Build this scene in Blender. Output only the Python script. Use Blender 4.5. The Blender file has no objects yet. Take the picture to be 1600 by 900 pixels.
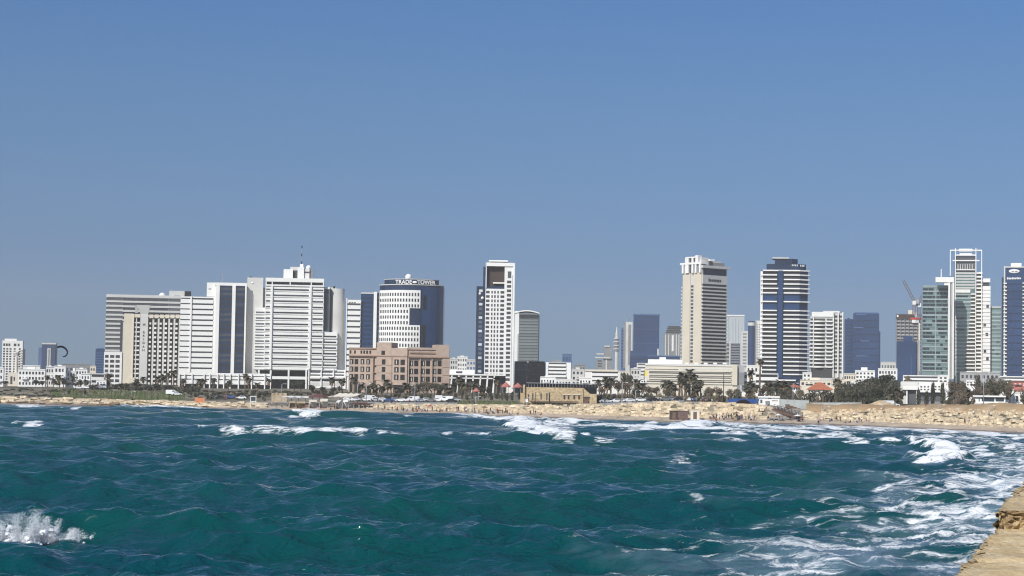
import bpy, bmesh, math, random
import numpy as np
from mathutils import Vector, Matrix, Euler
random.seed(7); RNG = np.random.default_rng(11)
SC = bpy.context.scene
COL = SC.collection
R = math.radians
# ------------------------------------------------------------------ camera
EYE = 11.0; FOC = 3000.0; PITCH = math.atan(150/3000); ROLL = R(0.9)
_F = Vector((0, math.cos(PITCH), math.sin(PITCH)))
_R0 = Vector((1, 0, 0)); _U0 = Vector((0, -math.sin(PITCH), math.cos(PITCH)))
_R = _R0*math.cos(ROLL) + _U0*math.sin(ROLL)
_U = -_R0*math.sin(ROLL) + _U0*math.cos(ROLL)
cam = bpy.data.cameras.new('camera'); cam_o = bpy.data.objects.new('camera', cam); COL.objects.link(cam_o)
cam.sensor_width = 36; cam.lens = 36*FOC/1600; cam.clip_start = 0.5; cam.clip_end = 60000
cam_o.matrix_world = Matrix(((_R.x, _U.x, -_F.x, 0), (_R.y, _U.y, -_F.y, 0), (_R.z, _U.z, -_F.z, EYE), (0, 0, 0, 1)))
SC.camera = cam_o

def ray(px, py):
    return _F + _R*((px-800)/FOC) + _U*((450-py)/FOC)
def at(px, py, Y):                      # the point seen at a photo pixel, at a distance Y
    d = ray(px, py); t = Y/d.y
    return Vector((d.x*t, Y, EYE + d.z*t))
def on_level(px, py, z=0.0):
    d = ray(px, py); t = (z-EYE)/d.z
    return Vector((d.x*t, d.y*t, z))
def to_px(x, y, z):
    v = Vector((x, y, z-EYE)); w = v.dot(_F)
    return 800+FOC*v.dot(_R)/w, 450-FOC*v.dot(_U)/w

# ------------------------------------------------------------------ materials
MATS = {}
def mat(name, col, rough=.85, var=.12, scale=.25, spec=.3, rnd=0.0, bump=0.0, bscale=2.0, col2=None, c2=(.45, .6), metal=0.0, stretch=None):
    """one procedural surface: base colour with soft noise wear, optional second colour in patches, per-object variation"""
    if name in MATS: return MATS[name]
    m = bpy.data.materials.new(name); m.use_nodes = True; MATS[name] = m
    nt = m.node_tree; N = nt.nodes; L = nt.links
    b = N['Principled BSDF']; b.inputs['Roughness'].default_value = rough
    b.inputs['Specular IOR Level'].default_value = spec; b.inputs['Metallic'].default_value = metal
    tc = N.new('ShaderNodeTexCoord'); src = tc.outputs['Object']
    if stretch:
        mp = N.new('ShaderNodeMapping'); mp.inputs['Scale'].default_value = stretch
        L.new(src, mp.inputs['Vector']); src = mp.outputs['Vector']
    no = N.new('ShaderNodeTexNoise'); no.inputs['Scale'].default_value = scale; no.inputs['Detail'].default_value = 5
    L.new(src, no.inputs['Vector'])
    mr = N.new('ShaderNodeMapRange'); mr.inputs[1].default_value = .3; mr.inputs[2].default_value = .7
    mr.inputs[3].default_value = 1-var; mr.inputs[4].default_value = 1+var
    L.new(no.outputs['Fac'], mr.inputs[0])
    val = mr.outputs[0]
    if rnd:
        oi = N.new('ShaderNodeObjectInfo'); m2 = N.new('ShaderNodeMapRange')
        m2.inputs[3].default_value = 1-rnd; m2.inputs[4].default_value = 1+rnd
        L.new(oi.outputs['Random'], m2.inputs[0])
        mu = N.new('ShaderNodeMath'); mu.operation = 'MULTIPLY'; L.new(val, mu.inputs[0]); L.new(m2.outputs[0], mu.inputs[1]); val = mu.outputs[0]
    base = N.new('ShaderNodeRGB'); base.outputs[0].default_value = (*col, 1); cs = base.outputs[0]
    if col2 is not None:
        n2 = N.new('ShaderNodeTexNoise'); n2.inputs['Scale'].default_value = scale*2.3; n2.inputs['Detail'].default_value = 4
        L.new(src, n2.inputs['Vector'])
        r2 = N.new('ShaderNodeMapRange'); r2.inputs[1].default_value = c2[0]; r2.inputs[2].default_value = c2[1]; L.new(n2.outputs['Fac'], r2.inputs[0])
        mx = N.new('ShaderNodeMix'); mx.data_type = 'RGBA'; L.new(r2.outputs[0], mx.inputs[0]); L.new(cs, mx.inputs[6]); mx.inputs[7].default_value = (*col2, 1); cs = mx.outputs[2]
    vm = N.new('ShaderNodeVectorMath'); vm.operation = 'SCALE'; L.new(cs, vm.inputs[0]); L.new(val, vm.inputs['Scale'])
    L.new(vm.outputs[0], b.inputs['Base Color'])
    if bump:
        n3 = N.new('ShaderNodeTexNoise'); n3.inputs['Scale'].default_value = bscale; n3.inputs['Detail'].default_value = 6; L.new(src, n3.inputs['Vector'])
        bp = N.new('ShaderNodeBump'); bp.inputs['Strength'].default_value = 1; bp.inputs['Distance'].default_value = bump
        L.new(n3.outputs['Fac'], bp.inputs['Height']); L.new(bp.outputs[0], b.inputs['Normal'])
    return m

white   = mat('white_render', (.775, .76, .725), .8, .05, .08)
offw    = mat('off_white_render', (.72, .70, .66), .85, .08, .1, rnd=.12)
cream   = mat('cream_render', (.66, .605, .50), .85, .06, .1)
beige   = mat('beige_cladding', (.62, .555, .44), .8, .05, .08)
palegrey= mat('pale_grey_concrete', (.56, .55, .52), .85, .08, .1)
greyc   = mat('grey_concrete', (.36, .36, .36), .9, .12, .1)
midgrey = mat('mid_grey_panel', (.22, .225, .23), .7, .1, .2)
pinkst  = mat('pink_stone', (.47, .355, .28), .85, .1, .15, col2=(.41, .31, .25))
pinkd   = mat('darker_pink_stone', (.34, .235, .17), .85, .1, .3)
recess  = mat('deep_dark_window', (.018, .014, .013), .4, .2, .4)
sandst  = mat('sandstone_blocks', (.50, .39, .24), .9, .18, .6, col2=(.38, .28, .16), bump=.15, bscale=1.2)
navy    = mat('navy_glass', (.016, .032, .074), .12, .25, .06, spec=.5)
navy2   = mat('blue_glass', (.020, .050, .128), .15, .18, .05, spec=.5)
blueg   = mat('pale_blue_glass', (.07, .13, .26), .2, .15, .05, spec=.5)
darkg   = mat('dark_window_glass', (.045, .046, .05), .2, .3, .4, spec=.5, rnd=.55)
greyg   = mat('grey_window_glass', (.10, .105, .112), .2, .2, .2, spec=.5, rnd=.25)
tealg   = mat('teal_glass', (.155, .225, .22), .15, .2, .12, spec=.6, rnd=.3)
dteal   = mat('dark_teal_glass', (.022, .034, .046), .15, .3, .2, spec=.5, rnd=.4)
palet   = mat('pale_teal_glass', (.31, .38, .375), .2, .15, .1, spec=.5, rnd=.2)
greent  = mat('grey_green_glass', (.20, .23, .225), .18, .2, .1, spec=.5, rnd=.15)
brownp  = mat('dark_brown_panel', (.055, .036, .032), .6, .15, .1)
purpb   = mat('purple_brown_panel', (.13, .085, .085), .7, .15, .1)
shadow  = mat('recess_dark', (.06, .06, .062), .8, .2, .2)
blackm  = mat('black_metal', (.015, .015, .017), .5, .1, 1)
steel   = mat('grey_steel', (.35, .36, .37), .5, .1, 1, metal=.3)
redtile = mat('red_roof_tiles', (.42, .14, .075), .85, .15, .6)
redcan  = mat('red_canopy_cloth', (.42, .15, .12), .8, .1, .5)
maroon  = mat('maroon_canopy_cloth', (.13, .055, .05), .8, .12, .4)
orange  = mat('orange_plastic', (.60, .23, .11), .6, .1, .5)
yellow  = mat('yellow_paint', (.80, .62, .12), .6, .05, .5)
crane_r = mat('crane_red_paint', (.22, .17, .17), .6, .1, .5)
redp    = mat('red_paint', (.55, .05, .04), .6, .1, .5)
bluecl  = mat('blue_awning_cloth', (.035, .085, .25), .7, .12, .4)
kitecl  = mat('black_kite_cloth', (.010, .012, .035), .5, .2, .3)
woodm   = mat('weathered_wood', (.14, .09, .065), .85, .2, 1.2)
fencem  = mat('grey_fence_panel', (.36, .38, .36), .7, .1, .3)
trunkm  = mat('palm_trunk', (.15, .11, .08), .95, .25, 1.5)
deadm   = mat('dead_fronds', (.20, .13, .075), .95, .3, 1)
frondm  = mat('palm_fronds', (.078, .070, .046), .8, .35, .8, rnd=.3)
barkm   = mat('bark', (.10, .075, .055), .95, .25, 1)
leafd   = mat('dark_leaves', (.070, .072, .050), .8, .4, .5, rnd=.25)
leafo   = mat('olive_leaves', (.105, .100, .066), .8, .4, .5, rnd=.25)
leafb   = mat('brown_leaves', (.145, .112, .08), .85, .4, .5, rnd=.3)
leafs   = mat('dry_scrub', (.25, .195, .13), .9, .35, .5, rnd=.25)
skinm   = mat('skin', (.36, .20, .13), .6, .05, 2, rnd=.35)
hairm   = mat('dark_hair', (.02, .015, .012), .7, .1, 2)
rubber  = mat('tyre_rubber', (.02, .02, .02), .9, .05, 1)
carglass= mat('car_glass', (.02, .025, .03), .1, .1, 1, spec=.5)
CLOTH = {n: mat('cloth_'+n, c, .9, .1, 3) for n, c in dict(black=(.015, .015, .018), navy=(.02, .03, .09), white=(.75, .74, .72), grey=(.2, .2, .21),
         red=(.40, .04, .04), blue=(.06, .16, .42), brown=(.13, .07, .045), pink=(.55, .25, .28)).items()}
PAINT = {n: mat('paint_'+n, c, .3, .03, 1, spec=.5) for n, c in dict(white=(.78, .78, .77), silver=(.42, .43, .45), grey=(.16, .165, .17), black=(.02, .02, .022),
         blue=(.04, .09, .25), red=(.33, .03, .03)).items()}

# ------------------------------------------------------------------ object helpers
def link(o): COL.objects.link(o); return o
def tag(o, label=None, cat=None, group=None, kind=None):
    if label: o['label'] = label
    if cat: o['category'] = cat
    if group: o['group'] = group
    if kind: o['kind'] = kind
    return o
def empty(name, loc=(0, 0, 0), rz=0.0):
    o = bpy.data.objects.new(name, None); link(o); o.location = loc; o.rotation_euler = (0, 0, rz); o.empty_display_size = .5
    return o
def mesh_obj(name, verts, faces, m, parent=None, loc=None, smooth=False):
    me = bpy.data.meshes.new(name); me.from_pydata([tuple(v) for v in verts], [], faces); me.update()
    if m is not None: me.materials.append(m)
    if smooth:
        me.polygons.foreach_set('use_smooth', [True]*len(me.polygons))
    o = bpy.data.objects.new(name, me); link(o)
    if parent is not None: o.parent = parent
    if loc is not None: o.location = loc
    return o
def bm_obj(name, bm, m, parent=None, loc=None, smooth=False):
    me = bpy.data.meshes.new(name); bm.normal_update(); bm.to_mesh(me); bm.free()
    for q in (m if isinstance(m, (list, tuple)) else [m]): me.materials.append(q)
    if smooth: me.polygons.foreach_set('use_smooth', [True]*len(me.polygons))
    o = bpy.data.objects.new(name, me); link(o)
    if parent is not None: o.parent = parent
    if loc is not None: o.location = loc
    return o
_BOX = {}
BF = [(0, 3, 2, 1), (4, 5, 6, 7), (0, 1, 5, 4), (1, 2, 6, 5), (2, 3, 7, 6), (3, 0, 4, 7)]
def box_mesh(name, sx, sy, sz, m):
    k = (round(sx, 3), round(sy, 3), round(sz, 3), m.name)
    if k not in _BOX:
        x, y, z = sx/2, sy/2, sz/2
        me = bpy.data.meshes.new(name)
        me.from_pydata([(-x, -y, -z), (x, -y, -z), (x, y, -z), (-x, y, -z), (-x, -y, z), (x, -y, z), (x, y, z), (-x, y, z)], [], BF)
        me.materials.append(m); _BOX[k] = me
    return _BOX[k]
def box(name, m, x0, x1, y0, y1, z0, z1, parent=None):
    o = bpy.data.objects.new(name, box_mesh(name, abs(x1-x0), abs(y1-y0), abs(z1-z0), m)); link(o)
    o.location = ((x0+x1)/2, (y0+y1)/2, (z0+z1)/2)
    if parent is not None: o.parent = parent
    return o
def bm_box(bm, x0, x1, y0, y1, z0, z1):
    v = [bm.verts.new(p) for p in ((x0, y0, z0), (x1, y0, z0), (x1, y1, z0), (x0, y1, z0), (x0, y0, z1), (x1, y0, z1), (x1, y1, z1), (x0, y1, z1))]
    for f in BF: bm.faces.new([v[i] for i in f])
def bm_tube(bm, pts, rad, n=6, cap=True):
    """tube through points with a radius each"""
    rings = []
    for i, p in enumerate(pts):
        p = Vector(p); a = Vector(pts[max(i-1, 0)]); b = Vector(pts[min(i+1, len(pts)-1)])
        t = (b-a).normalized(); s = t.cross(Vector((0, 0, 1)))
        if s.length < 1e-3: s = t.cross(Vector((1, 0, 0)))
        s.normalize(); u = s.cross(t)
        r = rad[i] if isinstance(rad, (list, tuple)) else rad
        rings.append([bm.verts.new(p + (s*math.cos(2*math.pi*k/n)+u*math.sin(2*math.pi*k/n))*r) for k in range(n)])
    for i in range(len(rings)-1):
        for k in range(n): bm.faces.new((rings[i][k], rings[i][(k+1) % n], rings[i+1][(k+1) % n], rings[i+1][k]))
    if cap:
        bm.faces.new(rings[0][::-1]); bm.faces.new(rings[-1])
def tube(name, pts, rad, m, parent=None, n=6, loc=None):
    bm = bmesh.new(); bm_tube(bm, pts, rad, n); return bm_obj(name, bm, m, parent, loc, smooth=n > 6)
def sphere(name, c, r, m, parent=None, sub=2):
    bm = bmesh.new(); bmesh.ops.create_icosphere(bm, subdivisions=sub, radius=r); return bm_obj(name, bm, m, parent, c, True)
def copy_tree(o, parent=None):
    c = o.copy(); link(c); c.parent = parent
    for ch in [q for q in o.children]: copy_tree(ch, c)
    return c
def copy_parts(proto_children, root):
    for ch in proto_children:
        c = ch.copy(); link(c); c.parent = root
ORD = ['leftmost', 'second from the left', 'third from the left', 'fourth from the left', 'fifth from the left', 'sixth from the left', 'seventh from the left',
       'eighth from the left', 'ninth from the left', 'tenth from the left', 'eleventh from the left', 'twelfth from the left', 'thirteenth from the left',
       'fourteenth from the left', 'fifteenth from the left', 'sixteenth from the left', 'seventeenth from the left', 'eighteenth from the left']
def ordinal(i, n):
    if n == 1: return 'only'
    if i == n-1: return 'rightmost'
    if n-1-i == 1 and n > 5: return 'second from the right'
    if n-1-i == 2 and n > 7: return 'third from the right'
    if n-1-i == 3 and n > 10: return 'fourth from the right'
    return ORD[i]
LANDMARKS = [(-999, 140, 'the low white houses far left'), (140, 282, 'the cream balcony hotel'), (282, 400, 'the white colonnaded podium'),
             (400, 545, 'the stepped white hotel'), (545, 702, 'the pink stone hotel'), (702, 815, 'the white grid tower'), (815, 936, 'the sandstone museum'),
             (936, 1003, 'the low white striped block'), (1003, 1150, 'the long cream block'), (1150, 1262, 'the navy banded tower'),
             (1262, 1400, 'the red tiled roof'), (1400, 1482, 'the white villa'), (1482, 9999, 'the white beach kiosk')]
def landmark(px):
    for a, b, n in LANDMARKS:
        if a <= px < b: return n
PEND = {}
def pend(o, px, key, fmt):
    """fmt has {o} for the ordinal and {l} for the landmark; filled in when all of a kind are known"""
    PEND.setdefault((key, landmark(px)), []).append((px, o, fmt))
def settle_labels():
    for (key, l), it in PEND.items():
        it.sort(key=lambda t: t[0])
        for i, (px, o, fmt) in enumerate(it): o['label'] = fmt.format(o=ordinal(i, len(it)), l=l).replace('the only of', 'alone of')
# ------------------------------------------------------------------ coast
WL = [(-1500, 625), (-700, 628), (0, 632), (150, 634.5), (300, 638.5), (420, 641), (560, 645), (680, 648), (800, 652), (950, 657), (1050, 660), (1150, 661.5), (1300, 665), (1450, 671), (1600, 678)]
_wa = []; _wy = []
for px, py in WL:
    p = on_level(px, py); _wa.append(800+3000*p.x/p.y); _wy.append(p.y)
_wa += [1900, 2300, 2800, 3600]; _wy += [430, 320, 240, 170]
def Dw(a): return np.interp(a, _wa, _wy)
_ta = [-1500, 0, 150, 300, 420, 560, 680, 800, 950, 1050, 1150, 1230, 1300, 1400, 1500, 1600, 3600]
_tz = [3, 3.0, 2.4, 2.2, 2.4, 2.7, 3.0, 3.5, 4.4, 5.8, 5.6, 4.4, 4.2, 5.2, 5.5, 5.6, 5.6]
def ztop(a): return np.interp(a, _ta, _tz)
_S = [-400, -80, -10, 0, 10, 17, 26, 45, 115, 170, 500, 1500, 4000]
def zland(x, y):
    a = 800+3000*np.asarray(x)/np.asarray(y); s = np.asarray(y)-Dw(a); t = ztop(a)
    zs = np.maximum(6.0, t+.3)
    prof = [np.full_like(t, v) for v in (-8, -3.5, -.8, 0, .8, 1.5)] + [t, t+.3, zs, zs, zs+.6, zs+1.5, zs+2]
    P = np.stack([np.asarray(q, float) for q in prof], 0); S = np.array(_S, float)
    i = np.clip(np.searchsorted(S, s, side='right')-1, 0, len(S)-2)
    f = np.clip((s-S[i])/(S[i+1]-S[i]), 0, 1)
    flat_i = i.reshape(-1); Pf = P.reshape(len(S), -1); idx = np.arange(Pf.shape[1])
    z = Pf[flat_i, idx]*(1-f.reshape(-1)) + Pf[flat_i+1, idx]*f.reshape(-1)
    return z.reshape(np.shape(s))
def ground(px, s):
    """point on the land at photo column px, s metres inland of the waterline"""
    d = Dw(px)+s; x = (px-800)/3000*d
    # photo column differs slightly from the bearing because of the camera's roll
    for _ in range(3):
        z = float(zland(np.array([x]), np.array([d]))[0]); q = to_px(x, d, z)[0]; x += (px-q)/3000*d
    return Vector((x, float(d), float(zland(np.array([x]), np.array([float(d)]))[0])))
def groundY(px, Y):
    x = (px-800)/3000*Y
    for _ in range(3):
        z = float(zland(np.array([x]), np.array([Y]))[0]); q = to_px(x, Y, z)[0]; x += (px-q)/3000*Y
    return Vector((x, Y, float(zland(np.array([x]), np.array([float(Y)]))[0])))

def sheet(name, a0, a1, na, ss, m, lift=0.0, rough=0.0, crown=0.0, kind='structure', label=None, cat=None, edge=0.0):
    A = np.linspace(a0, a1, na); S = np.array(ss, float)
    aa, s2 = np.meshgrid(A, S)
    if edge:
        n = RNG.normal(size=(len(S), na))*edge; n[1:-1] *= .3; s2 = s2+n
    y = Dw(aa)+s2; x = (aa-800)/3000*y; z = zland(x, y)+lift
    if crown:
        z = z + crown*np.sin(np.pi*np.clip((s2-ss[0])/(ss[-1]-ss[0]), 0, 1))*(1+.3*np.sin(aa*.021)+.2*np.sin(aa*.057))
    if rough: z = z + RNG.normal(size=z.shape)*rough
    V = np.stack([x, y, z], -1).reshape(-1, 3); nr, nc = z.shape
    I = np.arange(nr*nc).reshape(nr, nc)
    F = np.stack([I[:-1, :-1], I[:-1, 1:], I[1:, 1:], I[1:, :-1]], -1).reshape(-1, 4)
    o = grid_obj(name, V, F, m); tag(o, label, cat, kind=kind); return o
def grid_obj(name, V, F, m, smooth=True):
    me = bpy.data.meshes.new(name)
    me.vertices.add(len(V)); me.vertices.foreach_set('co', np.ascontiguousarray(V, np.float32).ravel())
    me.loops.add(F.size); me.loops.foreach_set('vertex_index', np.ascontiguousarray(F, np.int32).ravel())
    me.polygons.add(len(F)); me.polygons.foreach_set('loop_start', np.arange(0, F.size, 4, dtype=np.int32))
    me.update(calc_edges=True); me.validate()
    if smooth: me.polygons.foreach_set('use_smooth', [True]*len(me.polygons))
    me.materials.append(m)
    o = bpy.data.objects.new(name, me); link(o); return o

groundm = mat('city_ground', (.235, .20, .15), .95, .3, .06, col2=(.12, .115, .075), bump=.3, bscale=.4)
sandm = mat('beach_sand', (.48, .39, .29), .95, .12, .15, col2=(.40, .32, .24), bump=.08, bscale=.8)
wetm = mat('wet_sand', (.22, .165, .12), .45, .15, .2)
lawnm = mat('lawn_grass', (.075, .105, .028), .95, .3, .12, col2=(.12, .125, .045), bump=.2, bscale=.8)
soilm = mat('orange_soil', (.40, .26, .14), .95, .2, .12, col2=(.34, .25, .15), bump=.2, bscale=.5)
pavem = mat('promenade_paving', (.36, .33, .29), .9, .12, .3)
roadm = mat('asphalt', (.055, .055, .058), .9, .15, .3)
LS = [-400, -80, -10, 0, 5, 10, 17, 22, 26, 45, 80, 115, 170, 300, 500, 900, 1500, 4000, 9000]
sheet('ground', -1500, 3600, 260, LS, groundm)
sheet('beach_sand', -1500, 3600, 900, [-9, -3, 1, 4, 7, 10, 13, 16.5], sandm, .05, .03)
sheet('wet_sand', -1500, 3600, 900, [-8.5, -4, 0, 2.2, 4.0], wetm, .09, .0, edge=.9)
sheet('promenade', 420, 1240, 200, [27.5, 33, 40, 44], pavem, .05)
sheet('coast_road', -1500, 3600, 300, [122, 126, 130, 136], roadm, .06)
sheet('pavement', -1500, 3600, 300, [116, 119, 121.8], pavem, .16)
sheet('grass_slope', 82, 292, 160, [28, 34, 42, 55, 70, 85, 100], lawnm, .12, .22, edge=1.5)
sheet('park_lawn', 716, 812, 80, [31, 36, 44, 55, 70], lawnm, .10, .15, edge=1.0)
sheet('soil_bank', 1262, 3000, 400, [23.5, 25, 27, 29, 32, 36, 40, 44.5], soilm, .25, .10, crown=1.3, edge=.4)

# rock revetments: irregular limestone blocks in rough courses
rockm = mat('pale_limestone', (.66, .55, .39), .9, .25, .5, col2=(.42, .33, .22), c2=(.44, .66), bump=.12, bscale=1.4)
rockd = mat('brown_shore_rock', (.15, .10, .075), .9, .3, .3, col2=(.26, .19, .13), bump=.2, bscale=.8)
def revet(name, px0, px1, s0, s1, m, label, size=(1.6, 3.6), rows=6, gap=.0, hcut=1.0, jz=.18):
    bm = bmesh.new()
    p0 = ground(px0, s0); p1 = ground(px1, s0); L = (p1-p0).length
    for r in range(rows):
        f0 = r/rows; u = -random.random()*2
        while u < L:
            w = random.uniform(*size); t = (u+w/2)/L; px = px0+(px1-px0)*min(max(t, 0), 1)
            s = s0+(s1-s0)*(f0+.5/rows)+random.uniform(-.5, .5)
            c = ground(px, s); zt = float(zland(np.array([c.x]), np.array([c.y]))[0])
            h = (float(ztop(px))*hcut-1.2)/rows*random.uniform(.75, 1.35)+.25; d = (s1-s0)/rows*random.uniform(1.0, 1.5)
            if random.random() > gap:
                res = bmesh.ops.create_cube(bm, size=1.0); vs = res['verts']
                mtx = Matrix.Translation((c.x, c.y, zt+random.uniform(-jz, jz))) @ Euler((random.uniform(-.12, .12), random.uniform(-.04, .04), random.uniform(-.16, .16))).to_matrix().to_4x4() @ Matrix.Diagonal((w*.97, d, h, 1))
                for v in vs:
                    v.co = v.co + Vector((random.uniform(-.1, .1), random.uniform(-.1, .1), random.uniform(-.1, .1)))
                bmesh.ops.transform(bm, matrix=mtx, verts=vs)
            u += w*random.uniform(.93, 1.06)
    o = bm_obj(name, bm, m); tag(o, label, 'sea wall', 'stone revetments along the beach'); return o
revet('stone_revetment', -60, 170, 10, 26, rockm, 'low pale stone shore bank below the far left lawn', size=(1.2, 4.5), rows=4, gap=.12)
revet('stone_revetment', 170, 412, 9, 26, rockm, 'pale limestone bank under the green slope and white podium', rows=4)
revet('stone_revetment', 560, 815, 15, 27, rockm, 'low pale stone bank between pink hotel and sunbathers', rows=5, size=(.9, 2.6))
revet('stone_revetment', 815, 1152, 15, 27, rockm, 'pale limestone wall below the sandstone museum and palm cluster', rows=7, size=(.9, 3.0), gap=.10)
revet('stone_revetment', 1152, 1206, 14, 27, rockm, 'short rubble bank below the white kiosk and blue awning', rows=5, gap=.15)
revet('stone_revetment', 1258, 1700, 15, 26, rockm, 'broad terraced limestone wall under the orange soil bank', rows=9, size=(.9, 3.0), gap=.12, hcut=.92)
revet('shore_rocks', -80, 172, 1.5, 10, rockd, 'dark brown rock shelf at the water, far left', size=(2, 7), rows=3, gap=.2, hcut=.5)
revet('shore_rocks', 172, 330, 1, 8, rockd, 'brown wet rocks at the water under the green slope', size=(1.5, 4), rows=3, gap=.25, hcut=.45)
# ------------------------------------------------------------------ sea
SWELL, CHOP = .60, .23
def build_sea():
    ys = []; y = 9.0
    while y < 900:
        ys.append(y)
        y += max(.22, .30*(y/110)**1.05) if y < 60 else (.32 if y < 150 else .32+(y-150)*.0026)
    ys = np.array(ys)
    fr = np.linspace(-.30, .30, 560)
    l = -.30-np.cumsum(np.full(50, .009)); r = .30+np.cumsum(np.full(70, .009))
    ts = np.concatenate([l[::-1], fr, r])
    T, Y = np.meshgrid(ts, ys); X = T*Y
    a = 800+3000*T; s = Y-Dw(a)
    n1, n2 = 26, 84                          # a swell rolling to the beach, and wind chop on top of it
    lam = np.concatenate([np.exp(RNG.uniform(np.log(20), np.log(48), n1)), np.exp(RNG.uniform(np.log(1.6), np.log(13), n2))]); n = n1+n2; k = 2*np.pi/lam
    mean = math.atan2(.22, 1.0)
    th = mean+RNG.normal(size=n)*np.concatenate([np.full(n1, .20), np.full(n2, .78)])
    amp = RNG.uniform(.5, 1.2, n); a1, a2 = amp[:n1], amp[n1:]*lam[n1:]**.45
    amp = np.concatenate([a1*SWELL/np.sqrt(np.sum(a1**2)/2), a2*CHOP/np.sqrt(np.sum(a2**2)/2)])
    ph = RNG.uniform(0, 2*np.pi, n)
    Z = np.zeros_like(X); DX = np.zeros_like(X); DY = np.zeros_like(X); J = np.zeros_like(X)
    # local mesh step limits the shortest wave that is safe far away
    step = np.where(Y < 150, .32, .32+(Y-150)*.0026)
    for i in range(n):
        kx, ky = k[i]*math.sin(th[i]), k[i]*math.cos(th[i])
        p = kx*X+ky*Y+ph[i]; w = np.clip((lam[i]/step-3)/3, 0, 1)*amp[i]
        c, q = np.cos(p), np.sin(p)
        Z += w*c; DX -= .55*w*q*math.sin(th[i]); DY -= .55*w*q*math.cos(th[i]); J += .75*w*k[i]*c
    def pn(sx, sy, seed, m=14):
        g = np.random.default_rng(seed); o = np.zeros_like(X)
        for _ in range(m):
            f = g.normal(size=2); o += np.cos(f[0]*X/sx*2.2+f[1]*Y/sy*2.2+g.uniform(0, 6.28))
        return o/math.sqrt(m/2)
    shallow = np.clip((-s-2)/45, 0, 1)
    Z *= .12+.88*shallow; DX *= shallow; DY *= shallow
    PX = 800+3000*T; hor = 600+.01571*(PX-800)
    PY = hor+3000*EYE/Y
    wash = np.zeros_like(X); foam = np.zeros_like(X); lift = np.zeros_like(X)
    # whitecaps where crests pinch
    nlow = pn(22, 30, 5)
    foam += np.clip((J-.74)*1.8, 0, .9)*np.clip(nlow*.8+.25, 0, 1.2)
    # lines of breakers along the shore
    warp = pn(38, 60, 21)
    for s0, wd, dens, hgt, seed in ((-3, 6, 1.0, .2, 31), (-16, 5, .75, .5, 32), (-34, 5, .62, .8, 33), (-55, 4.5, .58, .9, 34), (-80, 4.5, .46, .9, 35), (-108, 5, .36, .8, 36)):
        ss = s+warp*6*min(1, -s0/15)
        g = np.exp(-((ss-s0)/wd)**2)
        along = pn(46, 260, seed)+np.clip((PX-760)/420, -1.0, 1.2)
        on = np.clip(along*.7+dens, 0, 1.05)
        foam += g*on*1.0; wash = np.maximum(wash, g*on*.7); lift += g*on*hgt*.5
    foam += np.clip((PX-880)/500, 0, 1)*np.clip((s+150)/100, 0, 1)*np.clip(pn(20, 10, 41)*.45+.30, 0, .75)*(s < 0)
    wa_, wb_, wob = pn(7, 9, 61), pn(4, 14, 62), pn(3.2, 12, 63)
    PXw = PX+wa_*3000*1.3/Y; PYw = PY+wb_*np.minimum(1.2, 3000*.4/Y)
    # named breakers and foam streaks: (x0, y0, x1, y1, half width, foam, height)
    for x0, y0, x1, y1, hw, fo, hg in ((788, 658, 842, 667, 6, 1.3, 1.2), (806, 670, 904, 688, 8, 1.6, 1.9), (1052, 669, 1120, 661, 5.5, 1.3, 1.1), (1440, 698, 1504, 722, 10.5, 1.7, 2.4),
             (1505, 706, 1600, 712, 7, 1.0, .8), (1352, 690, 1410, 702, 5, .9, .8), (1225, 690, 1390, 680, 3.2, .9, .5), (466, 652, 508, 655, 2.6, 1.2, .8), (312, 677, 420, 685, 2.2, 1.0, .3),
             (410, 683, 642, 686, 3.0, 1.0, .4), (40, 667, 84, 664, 2.4, 1.1, .4), (100, 641, 128, 642, 1.5, 1.1, .2), (38, 634, 75, 637, 2.5, 1.1, .2), (605, 650, 640, 656, 2.0, 1.1, .3), (850, 664, 940, 660, 2.2, 1.1, .4), (960, 670, 1050, 674, 2.2, 1.0, .4), (1110, 682, 1220, 678, 2.4, 1.05, .5), (1240, 668, 1340, 674, 2.0, 1.05, .4), (1330, 700, 1440, 694, 2.6, 1.0, .5),
             (640, 655, 690, 657, 1.8, .9, .3), (240, 650, 290, 645, 1.6, .8, .1), (155, 667, 170, 663, 1.6, .7, .1), (1040, 728, 1085, 716, 5, .75, .5), (270, 710, 288, 713, 4, .7, .3),
             (940, 826, 1040, 829, 3, .7, .1), (1380, 768, 1490, 776, 5, .8, .3), (1490, 762, 1530, 764, 5, .9, .4), (1440, 865, 1530, 872, 12, 1.0, .4), (1380, 815, 1560, 806, 5, .8, .2),
             (1230, 852, 1290, 846, 7, .75, .3), (0, 838, 60, 842, 6, 1.0, .6), (60, 840, 120, 836, 5, .8, .4), (0, 752, 40, 756, 5, .5, .3), (890, 700, 960, 696, 2.0, .6, .2),
             (670, 690, 790, 682, 1.8, .6, .2), (1040, 806, 1100, 809, 3, .36, .1), (830, 668, 1010, 668, 1.7, .9, .2), (1000, 660, 1170, 664, 1.6, .9, .2), (1130, 673, 1390, 672, 1.7, .95, .3), (1190, 684, 1300, 690, 1.6, .8, .2), (700, 656, 790, 652, 1.8, .9, .2), (930, 677, 1090, 669, 1.5, .8, .2), (1500, 691, 1605, 700, 3, .95, .4), (1420, 684, 1600, 689, 2.4, .95, .3), (1290, 694, 1372, 686, 2, .9, .3), (1100, 692, 1200, 694, 1.4, .7, .1), (820, 812, 860, 818, 4, .5, .2), (930, 880, 1010, 890, 5, .55, .2), (870, 893, 900, 899, 5, .6, .2)):
        ux, uy = x1-x0, y1-y0; q = np.clip(((PXw-x0)*ux+(PYw-y0)*uy)/(ux*ux+uy*uy), 0, 1)
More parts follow.
